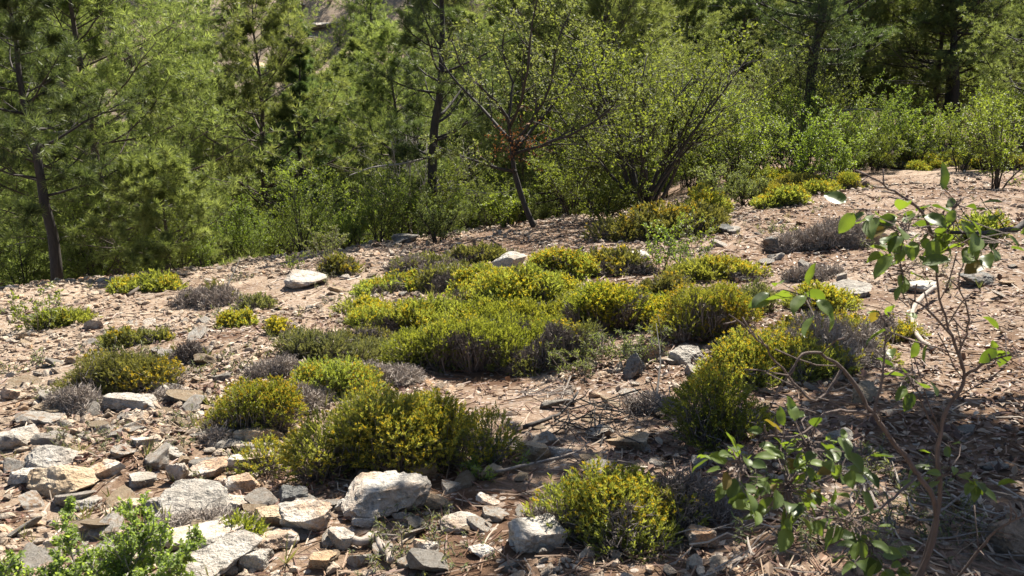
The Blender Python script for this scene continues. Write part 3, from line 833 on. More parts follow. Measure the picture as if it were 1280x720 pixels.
# ------------------------------------------------------------------ pines
def make_pine(seed, height, cb, spread, nwh, leafm='pine', barkm='bark', lean=(0, 0), label='', loc=(0, 0, 0), group=None, per=4, subs=8, tf=4, size=.15, dead=0, r0=None, low=.75, shape=.75, name='pine_tree'):
    rng = np.random.default_rng(seed)
    root = thing(name, loc, label, 'tree', group)
    k = 12; t = np.linspace(0, 1, k)
    P = np.zeros((1, k, 3)); P[0, :, 2] = t * height - .15
    w = np.cumsum(rng.normal(0, height * .006, (k, 2)), 0); w[0] = 0
    P[0, :, :2] = w + np.outer(t, np.array(lean))
    r0 = r0 or height * .0165
    Rd = (r0 * (1 - t * .9))[None]
    tr, cr = MB(), MB()
    tubes(tr, P, Rd, 9)
    zs = np.linspace(cb / height, .97, nwh)
    limbs, limr = [], []
    for j, z in enumerate(zs):
        u = j / (nwh - 1)
        prof = (low + (1 - low) * min(1, u * 4)) * max(.12, (1 - u)) ** shape
        a0 = rng.uniform(0, 6.28)
        for q in range(per):
            az = a0 + q * 6.283 / per + rng.normal(0, .3)
            L = spread * prof * rng.uniform(.4, 1.25)
            el = R(rng.uniform(-12, 12) + 38 * u)
            zz = min(.985, z + rng.uniform(-.5, .5) / nwh) * (k - 1); i = min(int(zz), k - 2)
            pos = P[0, i] + (P[0, i + 1] - P[0, i]) * (zz - i)
            d = np.array([math.cos(az) * math.cos(el), math.sin(az) * math.cos(el), math.sin(el)])
            pts = [pos]
            for s in range(1, 7):
                d = nrm(d + rng.normal(0, .09, 3) + np.array([0, 0, .07]))
                pts.append(pts[-1] + d * L / 6)
            limbs.append(pts); rr = max(.007, r0 * .32 * (L / spread) ** .8 * (1 - u * .4))
            limr.append(rr * np.linspace(1, .25, 7))
    limbs = np.array(limbs); limr = np.array(limr)
    tubes(tr, limbs, limr, 5)
    C, CR = offshoots(rng, limbs, limr, subs, .28, .98, .42, 48, 5, up=.12, flat=.35, wand=.13, curve=.06, taper=.45)
    tubes(tr, C, CR, 3)
    C2, CR2 = offshoots(rng, C, CR, 4, .12, .98, .5, 42, 4, up=.1, flat=.5, wand=.1, curve=.06)
    tubes(tr, C2, CR2, 3)
    for S, m, t0 in ((C, tf, .3), (C2, max(2, tf - 1), .15), (limbs, 4, .7)):
        pos, tan = along(rng, S, m, t0)
        n = len(pos); ki = rng.integers(0, 6, n)
        dirs = nrm(tan + np.array([0, 0, .3]) + rdir(rng, n) * .45); up = rdir(rng, n)
        sz = size * rng.uniform(.7, 1.2, n); rv = rng.uniform(0, 1, n)
        for q in range(6):
            s = ki == q
            place(cr, TUFTS[q], pos[s], dirs[s], up[s], sz[s], rv[s])
    tr.build('trunk', M[barkm], root, smooth=True)
    cr.build('crown', M[leafm], root)
    for j in range(dead):
        mb = MB(); z = (4.2, 3.5, 3.05, 4.7, 2.5, 3.8, 1.9)[j % 7] * (1 if dead > 4 else .5); i = min(int(z / height * (k - 1)), k - 2)
        az = rng.uniform(-.5, .1) if j % 3 else rng.uniform(3.2, 3.8)
        d = np.array([math.cos(az), math.sin(az) - .5, rng.uniform(-.12, .12)]); d = nrm(d); L = rng.uniform(1.7, 2.9)
        p0 = P[0, i]; pts = [p0, p0 + d * L * .4 + rng.normal(0, .04, 3), p0 + d * L * .75 + rng.normal(0, .05, 3), p0 + d * L + np.array([0, 0, -.05])]
        Q = tube(mb, pts, .028, .009, 5, 3, rng)
        S, SR = offshoots(rng, Q[None], np.full((1, len(Q)), .008), 5, .3, .95, .25, 50, 4)
        tubes(mb, S, SR, 3)
        mb.build('dead_limb', M['grey_bark'], root)
    return root

pineA = make_pine(11, 8.5, 1.2, 4.0, 18, 'pine', 'bark', (-.8, .2), 'tall light green pine with bare grey dead limbs at the left', spot(132, 18.5), per=6, subs=9, dead=7, r0=.12)
pineB = make_pine(12, 5.6, 1.7, 2.0, 11, 'pine_dark', 'dark_bark', (-.3, .1), 'dark green pine with a short bare black trunk at the left edge', spot(52, 14.6), per=4, subs=7, size=.145, r0=.105)
pineC = make_pine(13, 1.75, .25, 1.45, 8, 'pine', 'bark', (0, 0), 'round bushy young pine on the left rim above the low yellow-green mat', spot(196, 14.9), per=5, subs=5, tf=4, size=.13, r0=.05, low=.85, shape=.28)
pineD = make_pine(14, 7.5, 2.2, 2.3, 12, 'pine_dark', 'dark_bark', (.2, .3), 'dark-trunked pine standing at the rim left of the leaning broadleaf tree', spot(541, 19.0), per=4, subs=6, size=.14, r0=.13, dead=3)
pineE = make_pine(15, 9.5, 3.4, 3.2, 14, 'pine_dark', 'dark_bark', (1.0, .5), 'big dark pine with a leaning black trunk at upper right', spot(1000, 28.), per=4, subs=8, r0=.21, dead=2)
pineF = make_pine(16, 7.6, .6, 3.4, 15, 'pine', 'bark', (.2, 0), 'full light green pine rising behind the left ledge', spot(322, 23.), per=5, subs=8, shape=.42, tf=4)
pineG = make_pine(17, 6.5, .6, 1.5, 15, 'pine_dark', 'dark_bark', (0, 0), 'narrow dark conifer in the gap behind the left ledge', spot(388, 23.), per=4, subs=7, size=.13, shape=.6)
pineH = make_pine(18, 9.0, 2.2, 3.0, 15, 'pine', 'dark_bark', (-.3, 0), 'open-crowned pine behind the leaning broadleaf tree', spot(706, 31.), per=4, subs=7, r0=.15)

PROT = [pineA, pineF, pineH, pineD, pineE, pineB]
def put_pine(proto, px, depth, s, rz, label, group=None, sz=None):
    p = spot(px, depth); return dup(proto, p, rz, s, label, group, sz)
if True:
    put_pine(pineE, 1188, 33, .95, 2.0, 'dark blue-green pine at the far right of the upper rim')
    put_pine(pineH, 802, 33, 1.0, 1.2, 'pine with a dark upright trunk behind the many-stemmed shrub')
    put_pine(pineD, 855, 37, 1.1, 2.6, 'thin dark pine between the many-stemmed shrub and the leaning black trunk')
    put_pine(pineF, 235, 25, 1.0, 1.0, 'light green pine just behind the tall dead-limbed one')
    put_pine(pineF, -40, 20, 1.0, 2.4, 'light green pine cut off by the left picture edge')
    put_pine(pineF, 405, 27, .8, 5.0, 'light green pine directly behind the narrow dark conifer')
    put_pine(pineF, 248, 34, 1.05, .3, 'light green pine low in the gap right of the tall dead-limbed one')
    put_pine(pineA, 305, 38, 1.0, 2.2, 'feathery pine halfway down the slope under the bare hillside patch')
    put_pine(pineF, 285, 31, 1.0, 3.0, 'light green pine below the bare hillside patch')
    put_pine(pineF, 460, 29, .9, 4.0, 'light green pine left of the dark-trunked one')
    put_pine(pineG, 600, 34, 1.1, 1.0, 'narrow dark conifer in the valley behind the leaning broadleaf tree')
    put_pine(pineH, 1275, 27, .8, 3.3, 'light pine at the right picture edge')
    FR = np.random.default_rng(505)
    for i in range(92):
        px = -160 + 1600 * ((i * .618) % 1); d = 24.5 + 22 * FR.uniform(0, 1)
        if px > 880: d += 9
        if 350 < px < 440 and d > 36: continue
        pr = [pineA, pineF, pineH, pineB, pineA, pineD][FR.integers(6)]
        put_pine(pr, px, d, FR.uniform(.8, 1.2), FR.uniform(0, 6.28), 'pine in the crowded valley wood behind the rim trees', 'pines of the valley wood')
    for i in range(150):
        px = -250 + 1780 * ((i * .618 + .3) % 1); d = 48 + 50 * ((i * .37) % 1)
        if 345 < px < 445 and d > 66: continue
        pr = [pineA, pineF, pineH, pineB, pineF][FR.integers(5)]
        put_pine(pr, px, d, FR.uniform(.7, 1.05), FR.uniform(0, 6.28), 'pine on the far hillside above the valley wood', 'pines on the far hillside')

# ------------------------------------------------------------------ broadleaf shrubs and trees
def make_shrub(seed, height, spread, stems, leafm='oak', barkm='dark_bark', size=.05, label='', loc=(0, 0, 0), group=None, br=9, tw=6, lv=9, name='leafy_shrub', cat='shrub', r0=.018, tmpl=LEAF, up=.2, low=.07, leafless=0.):
    rng = np.random.default_rng(seed)
    root = thing(name, loc, label, cat, group)
    cr = MB()
    for s in range(stems):
        mb = MB()
        az = s * 6.283 / stems + rng.normal(0, .4); out = spread * rng.uniform(.25, 1.0)
        hh = height * rng.uniform(.65, 1.02) * (1 - .25 * (out / spread) ** 2)
        b = np.array([math.cos(az), math.sin(az), 0]) * rng.uniform(.02, .12)
        k = 7; t = np.linspace(0, 1, k)
        P = b + np.stack([math.cos(az) * out * t ** 1.2, math.sin(az) * out * t ** 1.2, hh * t ** .9 - .06], -1)
        P[1:] += np.cumsum(rng.normal(0, height * .014, (k - 1, 3)), 0)
        P = P[None]; Rd = (r0 * rng.uniform(.7, 1.2) * np.linspace(1, .25, k))[None]
        tubes(mb, P, Rd, 6)
        C, CR = offshoots(rng, P, Rd, br, low, 1., .42, 45, 5, up=up, wand=.16, rf=.5, taper=.45)
        tubes(mb, C, CR, 4)
        D, DR = offshoots(rng, C, CR, tw, .15, 1., .45, 45, 4, up=up * .8, wand=.16, rf=.6)
        tubes(mb, D, DR, 3)
        mb.build('stem', M[barkm], root, smooth=True)
        if leafless < 1:
            if leafless > 0: D = D[rng.uniform(0, 1, len(D)) > leafless]
            leaves_on(rng, cr, D, lv, size, tmpl)
            leaves_on(rng, cr, C, max(2, lv // 2), size, tmpl, t0=.4)
    if cr.n: cr.build('crown', M[leafm], root)
    return root

# the many-stemmed shrub in the centre
make_shrub(40, 3.75, 2.3, 19, 'oak', 'dark_bark', .066, 'large many-stemmed shrub with fanning dark stems and bright leaf edges', spot(805, 17.0), low=.3, br=10, tw=6, lv=9, r0=.042, tmpl=LEAF)

# the leaning broadleaf tree with a forked trunk
def leaning_tree():
    p = at(668, 284); s = np.linalg.norm(p - EYE) / FPX
    rng = np.random.default_rng(61)
    root = thing('broadleaf_tree', p, 'leaning broadleaf tree with a forked dark trunk and rusty dead leaves at the fork', 'tree')
    def w(px, py, dy=0.): return np.array([(px - 668) * s, dy, (284 - py) * s])
    tr, cr, ru = MB(), MB(), MB()
    Q = tube(tr, [w(670, 290), w(655, 255), w(643, 215, .05), w(640, 190, .1)], .055, .038, 9, 4, rng)
    limbs = [
        [w(640, 192, .1), w(634, 150, -.1), w(612, 120, -.4), w(585, 95, -.6), w(572, 60, -.8)],
        [w(640, 192, .1), w(636, 150, .2), w(640, 110, .5), w(628, 70, .6), w(640, 20, .7)],
        [w(640, 190, .1), w(665, 150, -.2), w(685, 112, -.3), w(690, 70, -.6), w(705, 30, -.7)],
        [w(641, 195, .1), w(680, 150, .6), w(720, 100, .9), w(735, 55, 1.2)],
        [w(645, 215, 0), w(610, 205, -.3), w(575, 190, -.5), w(548, 178, -.7)],
        [w(640, 180, .1), w(600, 140, .8), w(560, 100, 1.2), w(540, 60, 1.5)],
        [w(641, 195, .1), w(690, 175, -.5), w(735, 150, -.9), w(760, 120, -1.1)],
        [w(638, 160, 0), w(655, 110, -.9), w(660, 60, -1.2), w(668, 10, -1.4)],
    ]
    for L in limbs:
        q = tube(tr, L, .036, .010, 6, 3, rng, .01)
        rr = np.linspace(.03, .01, len(q))[None]
        C, CR = offshoots(rng, q[None], rr, 10, .2, 1., .38, 48, 5, up=.2, wand=.15)
        tubes(tr, C, CR, 4)
        D, DR = offshoots(rng, C, CR, 5, .2, 1., .45, 45, 4, up=.15, wand=.15)
        tubes(tr, D, DR, 3)
        leaves_on(rng, cr, D, 11, .065, LEAF); leaves_on(rng, cr, C, 5, .065, LEAF, .4)
    C = w(650, 180, -.1) + rng.normal(0, 1, (60, 3)) * np.array([.36, .25, .2])
    X = np.stack([C, C + rdir(rng, 60) * .15, C + rdir(rng, 60) * .25], 1)
    leaves_on(rng, ru, X, 7, .06, LEAF)
    tubes(tr, X, np.full((60, 3), .003), 3)
    tr.build('trunk', M['dark_bark'], root, smooth=True); cr.build('crown', M['pale'], root); ru.build('dead_foliage', M['rust'], root)
leaning_tree()

# leafless grey tree near the dark-trunked pine
make_shrub(70, 3.4, 1.1, 5, 'pale', 'grey_bark', .04, 'bare grey dead tree tangled beside the dark-trunked pine', spot(515, 19.5), br=10, tw=7, lv=2, name='dead_tree', cat='tree', r0=.03, leafless=1., low=.3)

SH = [
    # px, depth, height, spread, stems, leaves, size, label
    (930, 21.5, 2.3, 1.05, 9, 'lime', .055, 'bright green shrub right of the many-stemmed one'),
    (1008, 21.5, 2.2, .7, 7, 'lime', .055, 'upright bright green shrub with a black shaded foot'),
    (1046, 20.5, 1.2, .75, 6, 'lime', .05, 'lime-coloured low shrub at the foot of the leaning black trunk'),
    (1100, 29., 2.4, 1.2, 8, 'oak', .06, 'rounded light green shrub on the upper right rim'),
    (1142, 25., 1.7, 1.1, 8, 'lime', .055, 'yellow-green shrub below the dark blue-green pine'),
    (1250, 17., 1.8, 1.0, 8, 'lime', .05, 'leafy light green shrub at the right edge of the rim'),
    (420, 20., 2.3, .9, 8, 'oak', .055, 'mid green shrub on the rim between the left ledge and the dark-trunked pine'),
    (352, 20.5, 1.9, .9, 8, 'oak', .055, 'leafy dark-footed shrub behind the small rim mats'),
    (300, 20., 1.9, .8, 7, 'oak', .055, 'shadowy green shrub right of the round young pine'),
    (592, 21., 1.7, .9, 7, 'lime', .055, 'light green shrub right of the dark-trunked pine'),
    (640, 17., .8, .4, 6, 'lime', .05, 'small bright green shrub at the foot of the leaning tree'),
    (715, 19.5, 2.3, 1.1, 9, 'oak', .055, 'dark green shrub filling the gap between the leaning tree and the many-stemmed shrub'),
    (760, 16.8, 1.0, .8, 8, 'oak', .05, 'low dark shrub with crossing stems under the many-stemmed one'),
    (470, 21.5, 2.0, .9, 8, 'oak', .055, 'green shrub left of the bare grey tree'),
    (895, 26., 3.6, 1.0, 8, 'pale', .055, 'tall pale shrub with thin slanting stems behind the many-stemmed one'),
    (400, 13.2, .65, .32, 9, 'pale', .035, 'thin grey-green sapling on the bare ledge'),
    (545, 15.6, .85, .35, 8, 'pale', .04, 'dull grey-green leafy shrub in front of the dark-trunked pine'),
    (832, 10.4, .62, .28, 8, 'lime', .04, 'bright lime leafy sapling in the cushion band'),
    (868, 12.4, .6, .25, 5, 'lime', .04, 'thin lime sapling on the red soil behind the dark yellow-crested cushion'),
    (862, 10.2, .45, .3, 7, 'oak', .032, 'grey-green sprouting bush left of the dark yellow-crested cushion'),
    (935, 17.5, .8, .5, 7, 'pale', .045, 'thin grey-green shrub on the rim right of the golden olive cushion'),
    (20, 9.7, .5, .38, 8, 'lime', .04, 'leafy green shrub at the left picture edge'),
    (730, 6.1, .3, .2, 9, 'pale', .035, 'leafy sprout with narrow pale leaves left of the dark pyramid-shaped rock'),
    (800, 6.15, .34, .24, 9, 'pale', .035, 'wider leafy sprout with narrow pale leaves in front of the dark pyramid-shaped rock'),
    (606, 4.05, .14, .11, 8, 'lime', .03, 'small bright green herb beside the narrow slanting white rock'),
    (100, 16.5, 1.5, .7, 7, 'oak', .05, 'thin-stemmed green shrub between the black trunk and the round young pine'),
    (10, 17.5, 1.8, .8, 7, 'oak', .05, 'shadowy shrub behind the black trunk at the left edge'),
    (250, 17.5, 1.3, .6, 6, 'oak', .05, 'small dark shrub touching the right side of the round young pine'),
    (1200, 22., 1.6, .9, 7, 'oak', .055, 'mid green shrub left of the light green edge shrub'),
    (980, 24., 1.6, .8, 7, 'oak', .055, 'mid green shrub behind the upright bright green one'),
    (1070, 24., 1.3, .8, 7, 'pale', .055, 'greyish green shrub left of the yellow-green one on the rim'),
    (358, 12.6, .42, .12, 4, 'oak', .03, 'tiny dark green seedling beside the flat whitish rock'),
    (905, 18.5, 1.0, .55, 7, 'pale', .05, 'pale shrub at the right foot of the many-stemmed shrub'),
    (508, 24., 2.6, 1.1, 8, 'oak', .055, 'tall green shrub behind the bare grey tree'),
]
shrubs = {}
for i, (px, d, h, s, st, lm, sz, lab) in enumerate(SH):
    tiny = h < .7
    shrubs[i] = make_shrub(100 + i, h, s, st, lm, 'dark_bark' if not tiny else 'twig', sz, lab, spot(px, d), br=5 if tiny else 10, tw=3 if tiny else 6, lv=6 if tiny else 9, r0=.005 if tiny else .017, tmpl=LEAFN if ('narrow' in lab) else LEAF, name='leafy_plant' if tiny else 'leafy_shrub', cat='plant' if tiny else 'shrub')
UR = np.random.default_rng(91)
for i in range(60):
    px = -120 + 1540 * ((i * .618 + .1) % 1); d = UR.uniform(22, 36)
    pr = shrubs[[0, 3, 6, 7, 13, 14, 33][UR.integers(7)]]
    dup(pr, spot(px, d), UR.uniform(0, 6.28), UR.uniform(.8, 1.3), 'leafy shrub of the valley undergrowth behind the rim shrubs', 'undergrowth shrubs of the valley')

for i in range(34):
    px = 760 + 680 * ((i * .618 + .4) % 1); d = 23 + 24 * ((i * .37 + .2) % 1)
    pr = shrubs[[0, 3, 4, 13, 14, 33][UR.integers(6)]]
    dup(pr, spot(px, d), UR.uniform(0, 6.28), UR.uniform(.8, 1.3), 'leafy shrub scattered under the pines of the upper right slope', 'shrubs under the upper right pines')
for i in range(45):
    px = 190 + 300 * ((i * .618 + .5) % 1); d = 52 + 40 * ((i * .37 + .1) % 1)
    dup(shrubs[[6, 7, 13, 14][i % 4]], spot(px, d), UR.uniform(0, 6.28), UR.uniform(.5, 1.1), 'scrub bush dotted on the bare patch of the far hillside', 'scrub on the far bare patch')
for i in range(80):
    px = -250 + 1780 * ((i * .618 + .77) % 1); d = 47 + 40 * ((i * .37) % 1)
    pr = shrubs[[0, 3, 6, 7, 13, 14][UR.integers(6)]]
    dup(pr, spot(px, d), UR.uniform(0, 6.28), UR.uniform(.7, 1.3), 'shrub dotted over the far hillside among the pines', 'shrubs on the far hillside')

rim = [o for o in SC.objects if o.get('category') == 'shrub' and o.name.startswith('cushion_shrub')]
for i in range(34):
    px = 930 + 400 * ((i * .618 + .15) % 1); d = 18.5 + 9 * ((i * .37 + .4) % 1)
    pr = rim[[8, 10, 29, 16, 30, 37, 26][i % 7]]
    dup(pr, spot(px, d), UR.uniform(0, 6.28), UR.uniform(.8, 1.5), 'low yellow-green cushion among the shrubs of the upper right rim', 'low cushions on the upper right rim')
for i in range(22):
    px = 215 + 480 * ((i * .618 + .35) % 1); d = 18.3 + .45 * min(0, (px - 640) / FPX * 18) + UR.uniform(-.3, 1.8)
    pr = shrubs[[0, 6, 9, 13, 20, 26][UR.integers(6)]]
    dup(pr, spot(px, d), UR.uniform(0, 6.28), UR.uniform(.35, .75), 'small leafy shrub along the rim behind the bare ledge', 'small rim shrubs behind the bare ledge')

# herbs dotted between the stones
HR = np.random.default_rng(93)
herb = make_shrub(150, .13, .1, 7, 'cush_g', 'twig', .022, 'x', (0, 0, -5), br=4, tw=2, lv=4, r0=.002, name='herb_plant', cat='plant', tmpl=LEAFN)
first = True
for (x0, x1, y0, y1, n, lab, grp) in ((20, 300, 430, 600, 14, 'tiny grey-green herb between stones on the sunny left slope', 'herbs on the left slope'),
                                       (420, 640, 620, 710, 6, 'tiny grey-green herb in the bottom rubble', 'herbs in the bottom rubble'),
                                       (930, 1250, 560, 715, 10, 'tiny herb in the shaded leaf litter at lower right', 'herbs in the shaded litter'),
                                       (280, 460, 300, 400, 9, 'tiny herb on the bare ledge', 'herbs on the bare ledge'),
                                       (950, 1250, 260, 360, 8, 'tiny herb on the red soil of the upper right slope', 'herbs on the upper right slope')):
    for _ in range(n):
        q = at(HR.uniform(x0, x1), HR.uniform(y0, y1)); s = HR.uniform(.6, 1.3) * (1 + np.linalg.norm(q) / 16)
        if first:
            herb.location = q; herb.scale = (s, s, s); tag(herb, lab, 'plant', grp); first = False
        else:
            dup(herb, q, HR.uniform(0, 6.28), s, lab, grp)

# ------------------------------------------------------------------ foreground plants
def fore_pt(px, py, d):
    r = rays(px, py); return EYE + r * (d / r[1])

def foreground_bush():
    rng = np.random.default_rng(201)
    base = spot(1195, 2.45)
    root = thing('leafy_bush', base, 'foreground bush with dark crooked stems and large glossy leaves', 'bush')
    cr = MB()
    def stem(pts, r0, r1, main=False):
        mb = MB(); q = tube(mb, [np.asarray(p) - base for p in pts], r0, r1, 8, 5, rng, .0022)
        return mb, q
    twigs = []
    def F(*a): return [fore_pt(*p) for p in a]
    specs = [
        ([base - [0, 0, .05]] + F((1172, 650, 2.42), (1130, 570, 2.40), (1092, 518, 2.38), (1052, 462, 2.36), (1010, 440, 2.33), (985, 470, 2.30)), .0095, .003),
        (F((1092, 518, 2.38), (1040, 515, 2.30), (1000, 545, 2.22), (955, 545, 2.16)), .005, .002),
        (F((1052, 462, 2.36), (1020, 500, 2.3), (985, 470, 2.32), (948, 425, 2.3), (912, 392, 2.28)), .0045, .0016),
        (F((1092, 518, 2.38), (1105, 460, 2.42), (1106, 400, 2.45)), .005, .002),
        (F((1145, 595, 2.4), (1110, 628, 2.3), (1060, 650, 2.25), (1010, 640, 2.2)), .0045, .0016),
        ([base + [.03, .02, -.05]] + F((1172, 640, 2.5), (1172, 560, 2.5), (1185, 510, 2.5), (1206, 470, 2.5), (1190, 420, 2.48), (1172, 360, 2.45), (1168, 300, 2.42)), .0085, .0025),
        (F((1168, 300, 2.42), (1150, 262, 2.38), (1110, 235, 2.35), (1075, 215, 2.32)), .005, .002),
        (F((1168, 300, 2.42), (1190, 262, 2.4), (1205, 250, 2.4)), .004, .002),
        (F((1206, 470, 2.5), (1200, 440, 2.5), (1210, 400, 2.48), (1198, 340, 2.45)), .004, .002),
        (F((1190, 420, 2.48), (1150, 380, 2.4), (1120, 372, 2.35)), .004, .002),
        (F((1206, 470, 2.5), (1240, 450, 2.45), (1275, 440, 2.4)), .005, .002),
        (F((1172, 540, 2.5), (1150, 500, 2.52), (1145, 470, 2.52)), .004, .002),
        ([base + [.06, .0, -.05]] + F((1215, 700, 2.4), (1250, 660, 2.35), (1290, 640, 2.3)), .005, .002),
    ]
    for sp_ in specs:
        mb, q = stem(*sp_)
        S, SR = offshoots(rng, q[None], np.full((1, len(q)), .0032), 7, .3, 1., .2, 50, 4, up=.1)
        tubes(mb, S, SR, 4)
        mb.build('stem', M['red_bark'], root, smooth=True)
    # leaf sprays: (px, py, distance, how many, spread in px)
    for (px, py, d, n, sx, sy) in ((985, 610, 2.15, 26, 62, 34), (925, 580, 2.12, 12, 40, 22), (1010, 560, 2.2, 12, 40, 30), (1045, 590, 2.2, 8, 34, 30), (1060, 650, 2.25, 8, 40, 14),
                                   (1130, 285, 2.35, 14, 48, 26), (1190, 275, 2.4, 14, 44, 30), (1085, 265, 2.3, 5, 26, 16), (1130, 340, 2.35, 7, 24, 26), (1220, 300, 2.38, 8, 36, 22),
                                   (1190, 590, 2.5, 10, 46, 16), (1000, 375, 2.3, 7, 44, 16), (1140, 475, 2.5, 8, 26, 22), (1110, 395, 2.4, 4, 26, 20), (1090, 685, 2.4, 14, 40, 16), (1270, 440, 2.4, 4, 14, 16)):
        n = int(n * (2.1 if py > 540 else 1.6))
        ctr = fore_pt(px, py, d) - base; k = d / FPX
        pos = ctr + np.stack([rng.normal(0, sx * k * .55, n), rng.normal(0, .07, n), rng.normal(0, sy * k * .55, n)], -1)
        out = nrm(pos - ctr + np.array([0, 0, -.02]))
        dr = nrm(out * .8 + rdir(rng, n) * .6 + np.array([-.25, 0, -.1]))
        up = nrm(np.array([0, 0, 1.]) + rdir(rng, n) * .75)
        ki = rng.integers(0, 4, n); sz = rng.uniform(.04, .08, n) * (1.12 if py < 400 else .98); rv = rng.uniform(0, 1, n)
        for t in range(4):
            s = ki == t
            if s.any(): place(cr, FINE[t], pos[s], dr[s], up[s], sz[s], rv[s])
        # petiole twigs that carry the spray
        mb = MB(); P = np.stack([np.repeat(ctr[None], n, 0) + rng.normal(0, .008, (n, 3)), (ctr + pos) / 2 + rng.normal(0, .012, (n, 3)), pos], 1)
        tubes(mb, P, np.tile([.0022, .0016, .0011], (n, 1)), 3)
        mb.build('twig', M['red_bark'], root)
    cr.build('foliage', M['fore'], root, smooth=True)
foreground_bush()

# small-leaved shrub in the lower left corner
make_shrub(230, .42, .31, 17, 'fresh', 'grey_bark', 0.0165, 'bright green small-leaved shrub in the lower left corner', spot(40, 2.75), br=13, tw=9, lv=14, r0=.006, tmpl=LEAFR, up=.3)

# tree just beyond the right edge: its lowest branch reaches into view, its crown shades the lower right
def edge_tree():
    rng = np.random.default_rng(251)
    base = np.array([4.35, 6.6, float(H(4.35, 6.6))])
    root = thing('broadleaf_tree', base, 'broadleaf tree at the right edge with a dark low branch reaching into view', 'tree')
    tr, cr = MB(), MB()
    tube(tr, [[0, 0, -.1], [.05, .05, 1.2], [-.1, 0, 2.4], [-.25, -.05, 3.4]], .09, .06, 10, 4, rng)
    limbs = [[[-.2, 0, 2.7], [-1.0, .1, 3.2], [-2.0, .1, 3.6], [-3.4, .0, 3.9]], [[-.2, 0, 2.9], [-1.0, .5, 3.5], [-1.9, .9, 4.1], [-2.7, 1.1, 4.5]], [[-.2, 0, 2.8], [-1.0, -.5, 3.3], [-1.9, -.8, 3.7], [-2.6, -1.0, 3.9]], [[-.2, 0, 3.1], [-.3, -.8, 3.7], [-.6, -1.5, 4.2]], [[-.25, 0, 3.3], [-.2, .6, 4.2], [-.5, 1.2, 4.9]],
             [[-.25, 0, 3.4], [-.5, 0, 4.3], [-.7, -.2, 5.2]], [[-.2, 0, 3.0], [.5, .1, 3.6], [1.2, .1, 4.2]], [[-.25, 0, 3.3], [-1.0, -.7, 4.0], [-1.7, -1.3, 4.4]], [[-.25, 0, 3.2], [-1.1, .9, 3.9], [-1.9, 1.3, 4.4]]]
    for L in limbs:
        q = tube(tr, L, .045, .014, 6, 4, rng, .01)
        C, CR = offshoots(rng, q[None], np.linspace(.03, .01, len(q))[None], 12, .2, 1., .4, 50, 5, up=.1)
        tubes(tr, C, CR, 4)
        D, DR = offshoots(rng, C, CR, 5, .2, 1., .45, 45, 4, up=.1); tubes(tr, D, DR, 3)
        leaves_on(rng, cr, D, 19, .12, LEAFR); leaves_on(rng, cr, C, 9, .12, LEAFR, .4)
    lo = [np.array([0.02, .02, .9]), fore_pt(1330, 268, 5.2) - base, fore_pt(1270, 285, 4.9) - base, fore_pt(1225, 292, 4.7) - base, fore_pt(1180, 288, 4.6) - base]
    q = tube(tr, lo, .03, .008, 7, 4, rng, .006)
    C, CR = offshoots(rng, q[None], np.linspace(.012, .005, len(q))[None], 9, .55, 1., .12, 50, 4, up=.1); tubes(tr, C, CR, 4)
    leaves_on(rng, cr, C, 4, .085, LEAFR)
    tr.build('trunk', M['dark_bark'], root, smooth=True); cr.build('crown', M['fore'], root)
edge_tree()

# ------------------------------------------------------------------ fallen wood
def stick(pts, r0, r1, label, mat='dead', side=0, seed=1, lift=.03):
    rng = np.random.default_rng(seed); b = at(*pts[0][:2])
    P = []
    for q in pts:
        g = at(q[0], q[1]); g[2] += (q[2] if len(q) > 2 else lift); P.append(g - b)
    mb = MB(); Q = tube(mb, P, r0, r1, 8, 5, rng, r0 * .12)
    if side:
        S, SR = offshoots(rng, Q[None], np.linspace(r0, r1, len(Q))[None], side, .3, .95, .3, 45, 4, up=.15); tubes(mb, S, SR, 5)
    o = mb.build('fallen_branch', M[mat], smooth=True, loc=b)
    return tag(o, label, 'branch')
stick([(1168, 372, .1), (1148, 388, .1), (1138, 408, .08), (1146, 428, .05), (1166, 440, .02)], .022, .014, 'bleached curved branch lying on the right slope', 'dead', 0, 1)
stick([(430, 682), (452, 688), (470, 680), (478, 695), (490, 715)], .02, .014, 'thick weathered forked log at the bottom middle', 'dead', 3, 2)
stick([(655, 540), (690, 528), (705, 520), (722, 512, .1)], .014, .006, 'black charred stick beside the peaked rock', 'dark_bark', 5, 3)
stick([(620, 600), (668, 588), (705, 578), (730, 570)], .008, .003, 'thin grey stick in front of the peaked rock', 'dead', 3, 4)
stick([(284, 362), (292, 350, .1), (302, 338, .2)], .015, .006, 'dark dead stick slanting up from the bare ledge', 'dark_bark', 2, 5)
stick([(1200, 650), (1228, 668), (1250, 690), (1262, 712)], .007, .003, 'pale dry twig under the foreground bush', 'dead', 3, 6)
stick([(1188, 628), (1215, 645), (1252, 655)], .006, .003, 'forked dry twig right of the foreground stems', 'dead', 4, 7)
stick([(1236, 610), (1258, 622), (1280, 640)], .006, .003, 'pale bent twig at the right edge in the litter', 'dead', 2, 8)
stick([(600, 282), (640, 276), (668, 272)], .02, .01, 'grey fallen branch lying left of the leaning tree', 'grey_bark', 3, 9)
stick([(160, 372), (200, 352, .08), (235, 346)], .03, .015, 'dark fallen branch under the round young pine', 'bark', 3, 10)
stick([(820, 505), (824, 480, .18), (818, 455, .3)], .008, .003, 'dark bare shoot standing by the wider leafy sprout', 'dark_bark', 5, 11)

